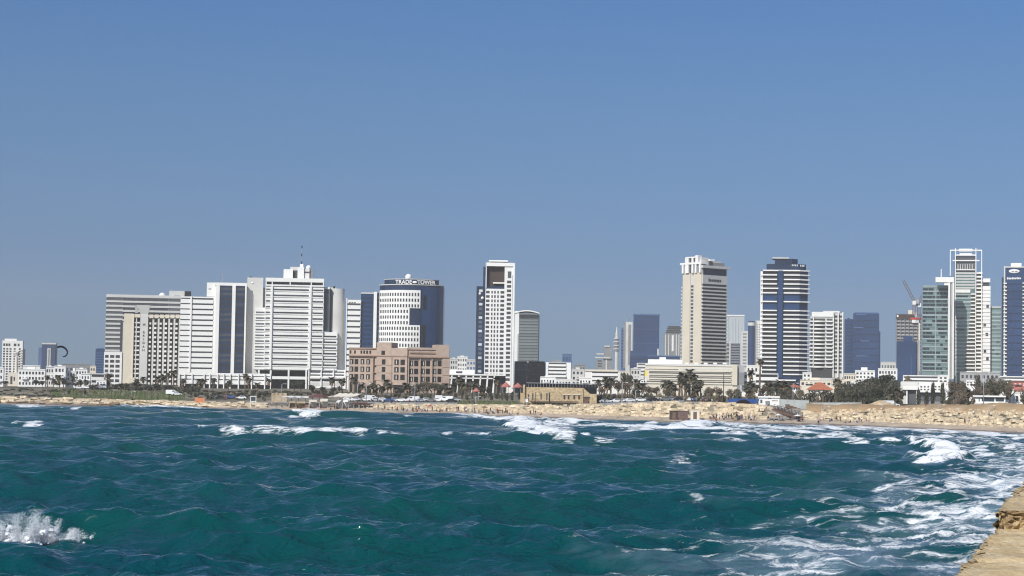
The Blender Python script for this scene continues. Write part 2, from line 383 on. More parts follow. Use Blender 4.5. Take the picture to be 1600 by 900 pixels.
        d = np.hypot(PXw-(x0+q*ux), (PYw-(y0+q*uy))); hw_ = 1.15*hw*(.5+.5*np.sin(np.pi*np.clip(q*.9+.05, 0, 1))**.8)*(1+.35*wob); g = np.exp(-(d/hw_)**2)*(.8+.2*np.sin(np.pi*q))
        foam = np.maximum(foam, g*fo); lift += g*hg*.55
    # churned water along the harbour wall
    dw = (5.34+.316*(Y-22.9)-X)/math.hypot(1, .316)
    zone = np.exp(-(np.clip(dw, 0, 999)/27)**2.2)*(Y < 420)
    web = np.abs(pn(10, 4.5, 51))                       # froth drawn out in long strands
    wash = np.maximum(wash, zone*np.clip(1.0-web*.55+.2*pn(5, 3, 53), .2, 1.0))
    foam = np.maximum(foam, zone*np.clip(.86-web*.42+.14*pn(3, 2, 52), .46, .95))
    foam += np.exp(-(np.clip(dw, 0, 99)/6)**2)*.35*np.clip((Y-60)/60, 0, 1)*(Y < 420)
    Z += lift
    keep = np.clip((-s+10)/10, 0, 1)          # goes flat and under the land past the waterline
    Z = Z*keep-(1-keep)*2.5
    foam = foam*np.where(s < 3, 1, 0)
    Z += np.clip(foam, 0, 1)*RNG.normal(size=Z.shape)*.05*np.clip(shallow*3, 0, 1)
    V = np.stack([X+DX*(1-np.clip(lift, 0, 1)*.5), Y+DY*(1-np.clip(lift, 0, 1)*.5), Z], -1).reshape(-1, 3); nr, nc = X.shape
    I = np.arange(nr*nc).reshape(nr, nc)
    F = np.stack([I[:-1, :-1], I[:-1, 1:], I[1:, 1:], I[1:, :-1]], -1).reshape(-1, 4)
    o = grid_obj('sea_water', V, F, sea_material()); tag(o, 'choppy teal sea with white breakers', 'sea', kind='structure')
    a2_ = o.data.attributes.new('wash', 'FLOAT', 'POINT'); a2_.data.foreach_set('value', np.clip(np.where(s < 3, wash, 0), 0, 1).astype(np.float32).ravel())
    at_ = o.data.attributes.new('foam', 'FLOAT', 'POINT'); at_.data.foreach_set('value', np.clip(foam, 0, 1.6).astype(np.float32).ravel())
    global SEA_GRID; SEA_GRID = (ts, ys, Z)
def sea_z(x, y):
    ts, ys, Z = SEA_GRID; i = int(np.searchsorted(ys, y)); j = int(np.searchsorted(ts, x/y)); return float(Z[min(i, len(ys)-1), min(j, len(ts)-1)])
def sea_material():
    m = bpy.data.materials.new('sea_water'); m.use_nodes = True; nt = m.node_tree; N = nt.nodes; L = nt.links
    b = N['Principled BSDF']; out = N['Material Output']
    b.inputs['IOR'].default_value = 1.33; b.inputs['Specular IOR Level'].default_value = .30; b.inputs['Roughness'].default_value = .05
    geo = N.new('ShaderNodeNewGeometry'); pos = geo.outputs['Position']
    def noise(scale, det, dist=0, stretch=None, rough=.55):
        s = pos
        if stretch:
            mp = N.new('ShaderNodeMapping'); mp.inputs['Scale'].default_value = stretch; L.new(pos, mp.inputs['Vector']); s = mp.outputs[0]
        n = N.new('ShaderNodeTexNoise'); n.inputs['Scale'].default_value = scale; n.inputs['Detail'].default_value = det; n.inputs['Distortion'].default_value = dist; n.inputs['Roughness'].default_value = rough
        L.new(s, n.inputs['Vector']); return n.outputs['Fac']
    def rng(v, a, c, lo, hi):
        r = N.new('ShaderNodeMapRange'); r.inputs[1].default_value = a; r.inputs[2].default_value = c; r.inputs[3].default_value = lo; r.inputs[4].default_value = hi; L.new(v, r.inputs[0]); return r.outputs[0]
    # silt and depth patches: greener and bluer water
    mx = N.new('ShaderNodeMix'); mx.data_type = 'RGBA'; L.new(rng(noise(.028, 3), .40, .62, 0, 1), mx.inputs[0])
    mx.inputs[6].default_value = (.0, .046, .060, 1); mx.inputs[7].default_value = (.0, .055, .053, 1)
    L.new(mx.outputs[2], b.inputs['Base Color'])
    # ripples
    add = N.new('ShaderNodeMath'); add.operation = 'ADD'
    L.new(rng(noise(.62, 3.2, .8, (.8, 1.15, 1), .5), 0, 1, 0, 1.3), add.inputs[0]); L.new(rng(noise(1.9, 3, .6, (.8, 1.2, 1)), 0, 1, 0, .32), add.inputs[1])
    bp = N.new('ShaderNodeBump'); L.new(rng(noise(.045, 3, .5, (.6, 1.3, 1)), .35, .65, .45, 1.0), bp.inputs['Strength']); bp.inputs['Distance'].default_value = .60; L.new(add.outputs[0], bp.inputs['Height']); L.new(bp.outputs[0], b.inputs['Normal'])
    # foam: thin aerated water first, then lacy white froth
    at_ = N.new('ShaderNodeAttribute'); at_.attribute_name = 'foam'; fa = at_.outputs['Fac']
    def add_(a, c):
        q = N.new('ShaderNodeMath'); q.operation = 'ADD'; L.new(a, q.inputs[0]); L.new(c, q.inputs[1]); return q.outputs[0]
    lace = noise(.55, 10, 1.6, (.45, 1.15, 1), .66); big = noise(.16, 5, .8, (.5, 1.2, 1), .6)
    def mul_(a, c):
        q = N.new('ShaderNodeMath'); q.operation = 'MULTIPLY'; L.new(a, q.inputs[0]); L.new(c, q.inputs[1]); return q.outputs[0]
    wa = N.new('ShaderNodeAttribute'); wa.attribute_name = 'wash'
    aer = rng(mul_(wa.outputs['Fac'], add_(rng(big, .3, .7, .15, .75), rng(lace, .3, .7, .0, .75))), .12, .95, 0, .72)
    a_ = N.new('ShaderNodeBsdfDiffuse'); a_.inputs['Color'].default_value = (.20, .275, .36, 1)
    mixa = N.new('ShaderNodeMixShader'); L.new(aer, mixa.inputs[0]); L.new(b.outputs[0], mixa.inputs[1]); L.new(a_.outputs[0], mixa.inputs[2])
    f = N.new('ShaderNodeBsdfPrincipled'); f.inputs['Base Color'].default_value = (.82, .84, .85, 1); f.inputs['Roughness'].default_value = .9; f.inputs['Specular IOR Level'].default_value = .1
    mask = rng(add_(fa, mul_(add_(rng(lace, .27, .73, -.75, .75), rng(big, .3, .7, -.26, .26)), rng(fa, 0, .40, .47, 1.0))), .50, .98, 0, 1)
    b2 = N.new('ShaderNodeBump'); b2.inputs['Strength'].default_value = 1; b2.inputs['Distance'].default_value = .6; L.new(lace, b2.inputs['Height']); L.new(b2.outputs[0], f.inputs['Normal'])
    mix = N.new('ShaderNodeMixShader'); L.new(mask, mix.inputs[0]); L.new(mixa.outputs[0], mix.inputs[1]); L.new(f.outputs[0], mix.inputs[2]); L.new(mix.outputs[0], out.inputs['Surface'])
    return m
build_sea()

# ------------------------------------------------------------------ spray
sprm = mat('spray_drops', (.82, .84, .86), .6, .05, 2)
_TET = [Vector((1, 1, 1)), Vector((1, -1, -1)), Vector((-1, 1, -1)), Vector((-1, -1, 1))]
def spray(label, px0, px1, py, hpx, n, Y=None, r=(.007, .026), base=True):
    c = on_level((px0+px1)/2, py); Y = Y or c.y; sc = Y/3000; w = (px1-px0)*sc; h = hpx*sc
    cx = c.x; g = random.Random(int(px0*7+py)); V = []; F = []
    jets = [(g.uniform(-.5, .5)*w, g.uniform(.25, 1)**1.3*h, g.uniform(.03, .10)*w, g.uniform(-.5, .9)) for _ in range(14)]
    bz = sea_z(cx, Y)
    for _ in range(n):
        jx, jh, jw, ln = g.choice(jets); t = g.random()**1.5
        p = Vector((cx+jx+ln*jh*t*.5+g.gauss(0, jw*(.5+.8*t)), Y+g.gauss(0, w*.10), bz-.15+jh*t*(1.15-.15*t)+g.gauss(0, .05)))
        rr = min(r[1], r[0]*(1/(g.random()+.12)))*(1.1-.55*t)
        e = Euler((g.uniform(0, 6.28), g.uniform(0, 6.28), 0)).to_matrix(); st = g.uniform(.7, 1.6); o = len(V)
        for q in _TET: v = e @ q; V.append((p.x+v.x*rr*st, p.y+v.y*rr, p.z+v.z*rr))
        F += [(o, o+1, o+2), (o, o+3, o+1), (o, o+2, o+3), (o+1, o+3, o+2)]
    if base:                                            # torn sheets of froth at the root of the jets
        for _ in range(max(6, n//220)):
            jx, jh, jw, ln = g.choice(jets); t = g.random()**2*.6; b_ = Vector((cx+jx+g.gauss(0, jw), Y+g.gauss(0, w*.08), bz-.2+jh*t)); R_ = g.uniform(.04, .13)*min(1.5, h)
            bm = bmesh.new(); bmesh.ops.create_icosphere(bm, subdivisions=2, radius=R_); o = len(V)
            for v in bm.verts: k = g.uniform(.45, 1.25); V.append((b_.x+v.co.x*k*1.3, b_.y+v.co.y*k, b_.z+v.co.z*k))
            for f in bm.faces: F.append(tuple(o+v.index for v in f.verts))
            bm.free()
    ob = mesh_obj('sea_spray', V, F, sprm); tag(ob, label, 'spray', kind='stuff')
spray('tall white splash bursting from the wave at the lower left', -25, 52, 846, 60, 26000)
spray('lower white splash just right of the tall one', 48, 118, 844, 52, 19000)
spray('trailing low spray right of the two splashes', 100, 142, 838, 14, 1500)
spray('thin fan of spray above the lower left splash', 16, 40, 760, 22, 900, base=False)
spray('small white splash on the open water left of centre', 268, 290, 714, 9, 700)
spray('torn spray on a wave crest right of centre', 1050, 1090, 728, 14, 1500)
spray('thin upright spray on the green wave', 1088, 1098, 818, 20, 220, base=False)
spray('faint drops over the swell in the middle', 660, 770, 822, 10, 350, base=False)
spray('white spray thrown up along the foot of the harbour wall', 1540, 1640, 800, 50, 8000, Y=130)
# ------------------------------------------------------------------ harbour wall under the viewer
wallm = mat('weathered_sandstone', (.58, .455, .27), .92, .16, .9, col2=(.50, .37, .20), c2=(.42, .6), bump=.05, bscale=7)
wallr = mat('rough_sandstone', (.50, .37, .20), .95, .25, 1.6, col2=(.30, .21, .11), bump=.10, bscale=5)
def wx(y): return 5.34+.316*(y-22.9)
def slab(name, y0, y1, z0, z1, width, m, parent, n_x, n_y, top_noise, end_rough=0.0, joints=()):
    """a long block of masonry whose outer edge follows the wall line; chipped edge, undulating top"""
    V = []; F = []; g = np.random.default_rng(int(y0*10))
    ph = g.uniform(0, 6.28, (10, 2)); fr = g.normal(size=(10, 2))*np.array([1.6, 2.2])
    def und(x, y): return sum(math.sin(fr[i, 0]*x+fr[i, 1]*y+ph[i, 0]) for i in range(10))*top_noise/4
    chip = [0.0]*(n_y+1)
    for j in range(n_y+1): chip[j] = .6*chip[j-1]+g.normal()*.008
    top = [[0]*(n_x+1) for _ in range(n_y+1)]
    for j in range(n_y+1):
        y = y0+(y1-y0)*j/n_y
        for i in range(n_x+1):
            t = (i/n_x)**1.8; x = wx(y)+chip[j]*(1-t)+t*width
            z = z1+und(x, y)+g.normal()*top_noise*.2-(.05 if i == 0 else 0)
            for q in joints:
                if abs(y-q) < (y1-y0)/n_y*.6: z -= .035
            top[j][i] = len(V); V.append((x, y, z))
    for j in range(n_y):
        for i in range(n_x): F.append((top[j][i], top[j][i+1], top[j+1][i+1], top[j+1][i]))
    nz = 60                                     # outer face and the end face towards the viewer
    def skirt(idx, out, rev):
        prev = idx
        for k in range(1, nz+1):
            row = []
            for q in idx:
                x, y, _ = V[q]; z = z1+(z0-z1)*(k/nz)**2.2
                row.append(len(V)); V.append((x+out[0]*g.normal()*.05, y+out[1]*(g.normal()*end_rough), z))
            for a in range(len(idx)-1):
                f = (prev[a], prev[a+1], row[a+1], row[a]); F.append(f[::-1] if rev else f)
            prev = row
    skirt([top[j][0] for j in range(n_y+1)], (1, .3), False)
    skirt(top[0], (0, 1), True)
    o = mesh_obj(name, V, F, m, parent); o.data.materials.append(wallr)
    nt_ = n_x*n_y
    for q in o.data.polygons: q.material_index = 0 if q.index < nt_ else 1
    return o
hw_ = empty('harbour_wall', (0, 0, 0)); tag(hw_, 'weathered sandstone harbour wall with a rough step, lower right corner', 'wall')
slab('lower_coping', 3.0, 30.62, -3.0, 8.8, 14, wallm, hw_, 60, 200, .035, joints=(9, 14.6, 19.8, 25.2))
slab('upper_coping', 30.63, 62, -3.0, 9.12, 14, wallm, hw_, 70, 150, .03, end_rough=.038, joints=(36, 42, 50))
# ------------------------------------------------------------------ building kit
class B:
    """a building measured off the photograph: front corner px, reference row, distance, turn. Faces: F front, L left side, R right side."""
    def __init__(s, name, label, cat, pl, pr, ptop, Y, th=0.0, depth=None, zb=None, pref=None, group=None, side=None):
        s.pref = pref if pref is not None else (ptop+600)/2
        s.Y = Y; k = s._k(pl); s.X = k*Y
        s.th = R(th) if abs(th) > 6 else -math.atan(s._k((pl+pr)/2))*(.92 if pl > 700 else .75)+R(th)*.15
        s.W = s._solve(pr)
        if side is not None:                                   # visible left face reaching photo column `side`
            q = s._k(side); sn, cs = math.sin(s.th), math.cos(s.th)
            s.D = (q*Y-s.X)/(-sn-q*cs)
        else: s.D = depth or max(8, s.W*.8)
        s.zb = zb if zb is not None else 6.0
        s.root = empty(name, (s.X, Y, s.zb-1.2), s.th); tag(s.root, label, cat, group); s.H = s.z(ptop); s.n = {}; s.over = {}
    def _k(s, px):
        d = ray(px, s.pref); return d.x/d.y
    def _solve(s, px):
        k = s._k(px); return (k*s.Y-s.X)/(math.cos(s.th)-k*math.sin(s.th))
    def u(s, px): return s._solve(px)
    def uL(s, px):
        q = s._k(px); return (q*s.Y-s.X)/(-math.sin(s.th)-q*math.cos(s.th))
    def z(s, py, px=None):
        """local height of photo row py at the front corner's distance"""
        d = ray(px if px is not None else 800+3000*s.X/s.Y, py); return EYE+d.z*s.Y/d.y-(s.zb-1.2)
    def raw(s, name, m, x0, x1, y0, y1, z0, z1, parent=None):
        return box(name, m, x0, x1, y0, y1, z0, z1, parent or s.root)
    def bx(s, name, m, u0, u1, z0, z1, d0, d1, face='F', parent=None):
        k = (name, 'n'); s.n[k] = s.n.get(k, 0)+1
        if face == 'F': a = (u0, u1, -d1, -d0)
        elif face == 'L': a = (-d1, -d0, u0, u1)
        else: a = (s.W+d0, s.W+d1, u0, u1)
        if s.n[k] > 98 and parent is None:
            bm = s.over.setdefault(name, (bmesh.new(), m))[0]; bm_box(bm, *a, z0, z1); return None
        return box(name, m, *a, z0, z1, parent or s.root)
    def p(s, name, m, pl, pr, pt, pb, d0, d1, parent=None):
        """front-face box from photo columns and rows"""
        mid = (pl+pr)/2
        return s.bx(name, m, s.u(pl), s.u(pr), s.z(pb, mid), s.z(pt, mid), d0, d1, 'F', parent)
    def body(s, m, name='walls', top=None, pl=None, pr=None, y0=0.0, D=None, pt=None):
        x0 = 0 if pl is None else s.u(pl); x1 = s.W if pr is None else s.u(pr)
        return s.raw(name, m, x0, x1, y0, D or s.D, 0, s.H if pt is None else s.z(pt))
    def bands(s, pl, pr, pt, pb, n, mw, mg, frac=.45, proud=.5, face='F', names=('window_band', 'spandrel'), gz=.06, us=None, piers=0, mp=None):
        """n storeys of window strip under a projecting spandrel"""
        u0, u1 = us if us else (s.u(pl), s.u(pr)); z1, z0 = s.z(pt), s.z(pb); h = (z1-z0)/n
        for i in range(n):
            b = z0+i*h
            s.bx(names[1], mw, u0, u1, b, b+h*(1-frac), .0, proud, face)
            s.bx(names[0], mg, u0+.05, u1-.05, b+h*(1-frac)+.003, b+h-.003, -.2, gz, face)
        for j in range(piers+1 if piers else 0):
            u = u0+(u1-u0)*j/piers
            s.bx('pier', mp or mw, u-.22, u+.22, z0, z1, 0, proud*.8, face)
    def grid(s, cols, pt, pb, n, m=None, frac=.62, proud=.06, face='F', name='window', zoff=.2, uu=None):
        """punched windows; cols are (left, right) photo columns"""
        z1, z0 = s.z(pt), s.z(pb); h = (z1-z0)/n
        for i in range(n-1, -1, -1):
            for c in (uu or [(s.u(a), s.u(b)) for a, b in cols]):
                s.bx(name, m or darkg, c[0], c[1], z0+i*h+h*zoff, z0+i*h+h*(zoff+frac), -.15, proud, face)
    def slabs(s, pl, pr, pt, pb, n, m, th=.5, proud=1.2, name='balcony', face='F', us=None):
        u0, u1 = us if us else (s.u(pl), s.u(pr)); z1, z0 = s.z(pt), s.z(pb); h = (z1-z0)/n
        for i in range(n): s.bx(name, m, u0, u1, z0+i*h, z0+i*h+th, 0, proud, face)
    def text(s, name, txt, m, u, z, size, d=.3, ext=.12, parent=None):
        o = text_mesh(name, txt, m, size, ext); o.parent = parent or s.root
        o.location = (u, -d, z); o.rotation_euler = (R(90), 0, 0); return o
    def done(s):
        for nm, (bm, m) in s.over.items():
            o = bm_obj(nm, bm, m, s.root); o['kind'] = 'stuff'
        s.over = {}
        return s
def text_mesh(name, txt, m, size, ext=.12, offset=0.0):
    cu = bpy.data.curves.new(name, 'FONT'); cu.body = txt; cu.size = size; cu.extrude = ext; cu.offset = offset; cu.align_x = 'CENTER'; cu.resolution_u = 3
    t = bpy.data.objects.new(name, cu); link(t); dg = bpy.context.evaluated_depsgraph_get()
    me = bpy.data.meshes.new_from_object(t.evaluated_get(dg)); bpy.data.objects.remove(t); bpy.data.curves.remove(cu)
    me.name = name; me.materials.clear(); me.materials.append(m)
    return link(bpy.data.objects.new(name, me))
def cyl(name, m, x, y, r, z0, z1, parent, n=32, r2=None):
    bm = bmesh.new(); bmesh.ops.create_cone(bm, cap_ends=True, segments=n, radius1=r, radius2=r if r2 is None else r2, depth=z1-z0)
    return bm_obj(name, bm, m, parent, (x, y, (z0+z1)/2))
def prism(name, m, pts, z0, z1, parent):
    """upright prism over a plan outline (counter-clockwise)"""
    n = len(pts); V = [(x, y, z0) for x, y in pts]+[(x, y, z1) for x, y in pts]
    F = [tuple(range(n))[::-1], tuple(range(n, 2*n))]+[(i, (i+1) % n, n+(i+1) % n, n+i) for i in range(n)]
    return mesh_obj(name, V, F, m, parent)
# ------------------------------------------------------------------ the big buildings, left to right
GT = 'towers on the skyline'
# -- far left
b = B('apartment_tower', 'white gridded apartment tower at the far left edge', 'tower', 3, 35, 532, 1350, pref=560)
b.body(white); b.p('top_storey', offw, 6, 25, 529, 533, -6, -2)
b.p('wing', palegrey, 35, 38, 545, 602, -10, -3)
b.grid([(4.5, 7.5), (8.5, 11.5), (12.5, 15.5), (21, 25), (27, 30)], 536, 541, 1, frac=.8, zoff=.1)
b.grid([(4.5, 7.5), (9.5, 12.5), (14.5, 17.5), (21, 24), (29, 32)], 543, 602, 15); b.slabs(31.5, 35.5, 543, 602, 15, offw, .6, 1.0); b.done()
b = B('stone_minaret', 'slender tan mosque minaret in front of the far left tower', 'minaret', 21.5, 29, 549, 960, pref=575)
cx = b.W/2; r = b.W*.36
cyl('shaft', cream, cx, 1, r, 0, b.z(557), b.root, 12); cyl('gallery', greyc, cx, 1, r*1.45, b.z(556), b.z(551.5), b.root, 12); cyl('gallery_rim', cream, cx, 1, r*1.6, b.z(551.4), b.z(549.6), b.root, 12)
b.p('base_house', cream, 13, 30, 582, 606, -8, 1.5); b.p('arched_door', shadow, 17, 20, 588, 600, 1.4, 1.6); b.p('window', shadow, 22, 24, 589, 595, 1.4, 1.6); b.done()
b = B('office_tower', 'blue glass office tower with a white stripe beside the kite', 'tower', 65, 86, 537, 2100, pref=560)
b.body(navy2); b.p('left_wing', blueg, 59.5, 65, 543, 600, -20, -4); b.p('roof_rim', palegrey, 64.5, 87, 535.8, 538, -18, .6)
b.p('white_stripe', palegrey, 73.5, 79, 544, 592, 0, .8); b.p('stripe_slot', navy, 75.8, 77.2, 546, 592, .75, .9); b.p('side_fin', blueg, 86.2, 88.2, 538, 592, -16, -6)
b.bands(65.3, 73, 541, 590, 14, navy2, navy, .25, .15, names=('window_band', 'spandrel')); b.done()
b = B('office_tower', 'short blue office tower behind the grey banded hotel', 'tower', 149, 163, 545, 1500, pref=560)
b.body(navy2); b.p('roof_plant', blueg, 151, 161, 543.5, 546, -12, -3); b.bands(149.2, 162.8, 548, 585, 9, blueg, navy2, .7, .2); b.done()
# -- grey banded hotel behind
b = B('banded_hotel', 'wide grey hotel with dark ribbon windows behind the cream hotel', 'hotel', 165, 286, 461, 1230, th=3, depth=22, pref=510)
b.body(palegrey); b.bands(165, 191, 465, 549, 12, palegrey, greyg, .58, .5)
b.bands(191, 262, 465, 501, 5, palegrey, darkg, .58, .5); b.bands(262, 286, 465, 501, 5, palegrey, greyg, .58, .5)
b.p('parapet', palegrey, 165, 286, 460.6, 465, 0, .55)
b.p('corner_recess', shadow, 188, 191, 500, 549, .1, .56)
b.p('podium_wall', white, 164, 192, 550, 606, .02, .9)
z1, z0 = b.z(552), b.z(606)
b.grid([(165.5, 171), (173.5, 180), (182, 188.5)], 553, 606, 7, darkg, .6, .95)
rp = b.p('roof_house', palegrey, 263, 287, 453.5, 463, -12, -2); b.p('louvre', blackm, 287.2, 297, 454, 463, -12, -2); b.p('vent', greyc, 271, 279, 460.3, 461.5, -2.1, -1.8)
sphere('radar_dome', (b.u(252), 5, b.z(460)), 2.2, white, b.root)
b.done()
# -- cream balcony hotel with the lettered pylon
b = B('balcony_hotel', 'cream hotel with stacked balconies and a lettered pylon', 'hotel', 193, 281.5, 491, 1120, th=4, depth=17, pref=545)
b.body(palegrey, pt=495)
b.p('blank_wall', beige, 193, 206.5, 490, 606, 0, 2.2); b.p('wall_edge', cream, 206.5, 208.5, 490.5, 606, 0, 2.5); b.p('lintel', beige, 208.5, 218, 490.8, 496, 0, 2.2)
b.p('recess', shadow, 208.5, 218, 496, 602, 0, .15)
py_ = b.p('pylon', palegrey, 218.5, 230.5, 489, 600, 0, 3.0)
# flared crown on the pylon
u0, u1, ul, ur, za, zt = b.u(218.5), b.u(230.5), b.u(212), b.u(233.5), b.z(490), b.z(476.5)
V = [(u0, -3, za), (u1, -3, za), (u1, 0, za), (u0, 0, za), (ul, -4.2, zt), (ur, -4.2, zt), (ur, .5, zt), (ul, .5, zt)]
mesh_obj('pylon_crown', V, BF, palegrey, b.root)
b.p('crown_side', greyc, 209.5, 214, 477, 489, -1.5, 1.2)
for i, ch in enumerate('MERIDAN'):
    yy = [507.5, 519, 524.5, 530, 535.5, 541.5, 547][i]
    b.text('sign_letter', ch, shadow, b.u(224.3), b.z(yy+1.2), 1.75 if i else 2.0, 3.12)
xs = [231.5+i*8.25 for i in range(7)]
for i in range(6):
    b.p('header_block', beige, xs[i]+.9, xs[i]+7, 491.5, 497, 0, 2.4)
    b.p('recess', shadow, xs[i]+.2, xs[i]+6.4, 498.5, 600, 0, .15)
for x in xs: b.p('fin', palegrey, x+5.9, x+8.6, 497.5 if x > 232 else 499, 602, 0, 2.0)
n = 14; z1, z0 = b.z(499), b.z(600); h = (z1-z0)/n
for r in range(n-1, -1, -1):
    for i in range(6):
        b.bx('balcony', offw, b.u(xs[i]+.5), b.u(xs[i]+3.9), z0+r*h, z0+r*h+1.15, .16, 1.9)
    b.bx('side_balcony', offw, b.u(209), b.u(217.6), z0+r*h+.5, z0+r*h+1.3, .16, 1.6)
b.p('post', palegrey, 211.5, 213.2, 496, 602, .15, 1.7)
b.p('low_annexe', beige, 203, 212, 590, 606, .1, 6); b.done()
# -- white hotel wing with glass bays
b = B('white_hotel', 'white hotel wing with two dark glass bays and a bare end core', 'hotel', 281, 384, 442, 1095, th=2, depth=24, pref=520)
b.raw('walls', white, 0, b.u(334), 0, b.D, 0, b.z(463)); b.raw('bay_walls', white, b.u(334)+.01, b.W, -1.0, b.D, 0, b.z(443.5))
b.p('service_block', white, 321.5, 333.8, 441, 463, -14, -1); b.p('service_vent', greyc, 324, 328, 450, 451.5, -1.1, -.8)
b.bands(281, 296.3, 465, 582, 14, white, darkg, .22, .3); b.bands(299, 332.5, 465, 582, 14, white, darkg, .30, .3)
b.p('pier', white, 296.4, 298.9, 463, 582, 0, .9)
for a, c in ((342, 361.5), (367, 381.5)):
    b.p('glass_bay', navy, a, c, 446.5, 584, .9, 1.25)
    b.bands(a, c, 448, 584, 17, navy, darkg, .5, 1.6, names=('bay_window', 'bay_spandrel'), gz=1.5)
b.p('roof_rim', white, 334, 384, 441.5, 446, .9, 1.5); b.p('pier', white, 361.6, 366.9, 446, 584, .9, 2.0); b.p('pier', white, 381.6, 384, 446, 584, .9, 2.0); b.p('pier', white, 336, 341.9, 446, 584, .9, 2.0)
co = b.p('end_core', palegrey, 384.5, 409.5, 432.5, 584, -16, -3); b.p('core_side', midgrey, 409.6, 412.5, 448, 584, -16, -5)
sphere('dish', (b.u(390), 4, b.z(431)), .9, blackm, b.root, 1); sphere('dish', (b.u(392.5), 3.2, b.z(439)), .8, white, b.root, 1)
tube('aerial', [(b.u(345), 8, b.z(443)), (b.u(345), 8, b.z(424))], .12, steel, b.root); b.done()
# -- its podium
b = B('hotel_podium', 'white colonnaded podium with two dark storeys below the white hotel', 'podium', 279, 424, 583, 1010, th=1, depth=30, zb=5.6, pref=600)
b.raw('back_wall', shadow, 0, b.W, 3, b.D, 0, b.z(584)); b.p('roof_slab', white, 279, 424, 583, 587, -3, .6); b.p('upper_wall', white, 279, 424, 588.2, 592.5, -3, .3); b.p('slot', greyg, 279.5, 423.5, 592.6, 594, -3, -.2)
b.p('middle_wall', white, 279, 424, 594.1, 600.5, -3, .5); b.p('floor_slab', white, 279, 424, 608, 609.6, -3, .4); b.p('window_band', darkg, 280, 423, 600.6, 607.9, -3, -2)
for i, x in enumerate([280, 288.5, 300, 318.8, 327.6, 340, 349.5, 359.5, 372.5, 393, 413.5, 422.5]): b.p('column', white, x-.9, x+.9, 584, 622, .55, 1.3)
b.done()
# -- stepped white hotel
b = B('stepped_hotel', 'large stepped white hotel with rows of small windows and a roof mast', 'hotel', 413.5, 505, 434.5, 1085, th=1, depth=30, pref=510)
ov = b.z(577)
b.raw('walls', white, 0, b.W, 0, b.D, ov, b.z(447)); b.raw('left_wing', white, b.u(397.5), -.01, 2, b.D, ov, b.z(480.5)); b.raw('right_wing', white, b.W+.01, b.u(527.5), 1.2, b.D, ov, b.z(517))
b.bands(398, 413.3, 483, 575, 10, white, greyg, .3, -1.4, gz=-1.9, names=('window_band', 'spandrel')) if False else None
n = 14; z1, z0 = b.z(449), b.z(575); h = (z1-z0)/n
for i in range(n):
    zz = z0+i*h
    for a, c, dd in ((414.5, 421.5, 0), (426.5, 481.5, 0), (488, 504, 0)): 
        b.bx('window_band', darkg if a > 420 else greyg, b.u(a), b.u(c), zz+h*.52, zz+h*.80, -.2, .06)
        b.bx('sill', white, b.u(a)-.3, b.u(c)+.3, zz+h*.34, zz+h*.49, 0, .35)
    if zz+h < b.z(481): b.bx('window_band', greyg, b.u(399), b.u(412.8), zz+h*.52, zz+h*.80, -2.2, -1.94); b.bx('sill', white, b.u(398), b.u(413), zz+h*.30, zz+h*.50, -2, -1.4)
    if zz+h < b.z(517): b.bx('window_band', darkg, b.u(506), b.u(526), zz+h*.52, zz+h*.80, -1.4, -1.14); b.bx('sill', white, b.u(505.6), b.u(527), zz+h*.30, zz+h*.50, -1.2, -.5)
for x in (423.8, 484.5): b.p('pier', white, x-1.4, x+1.4, 447, 577, 0, 1.0)
b.p('glass_strip', darkg, 505.2, 513.5, 451, 517, -9, -3); b.p('strip_cap', white, 505.2, 514, 447.5, 451, -9, -2.5)
b.p('top_frame', white, 413.5, 505, 434.5, 440.5, -20, .6); b.p('top_glass', darkg, 414.5, 504.5, 440.6, 444.8, -19, -1); b.p('top_sill', white, 413.5, 505, 444.9, 447.2, -20, .6)
for x in (414.4, 424, 452, 485, 504): b.p('pier', white, x-.8, x+.8, 440, 445.4, -.6, .5)
ph = b.p('roof_house', white, 441, 455.5, 420, 434.5, -12, -3); b.p('roof_recess', shadow, 455.6, 463, 422, 434.5, -12, -5); b.p('roof_house', white, 463, 473, 416.5, 434.5, -13, -3)
b.p('roof_house', offw, 473.2, 481.5, 419, 434.5, -13, -4); b.p('roof_louvre', shadow, 473.6, 481, 423.5, 425.5, -4.05, -3.8); b.p('roof_end', midgrey, 481.6, 487, 420.5, 434.5, -13, -5)
b.p('roof_tank', palegrey, 451, 463, 415.5, 421, -14, -8); sphere('dish', (b.u(480), 6, b.z(416)), 1.5, white, b.root, 2)
b.p('mast_base', white, 466.2, 471.5, 411, 416.6, -10, -7)
tube('mast', [(b.u(468.5), 8, b.z(411)), (b.u(468.5), 8, b.z(381))], .16, steel, b.root)
for yy in (409, 397, 384.5): b.p('mast_array', navy, 467.8, 469.6, yy-2.5, yy+1.5, -8.5, -7.4)
# stair drum and far wing
cyl('stair_drum', palegrey, b.u(526.5), 9, b.u(537.5)-b.u(526.5), 0, b.z(448), b.root, 40); sphere('dish', (b.u(521), 6, b.z(446)), .8, blackm, b.root, 1)
b.p('drum_flank', palegrey, 514, 524, 447.5, 577, -16, -9)
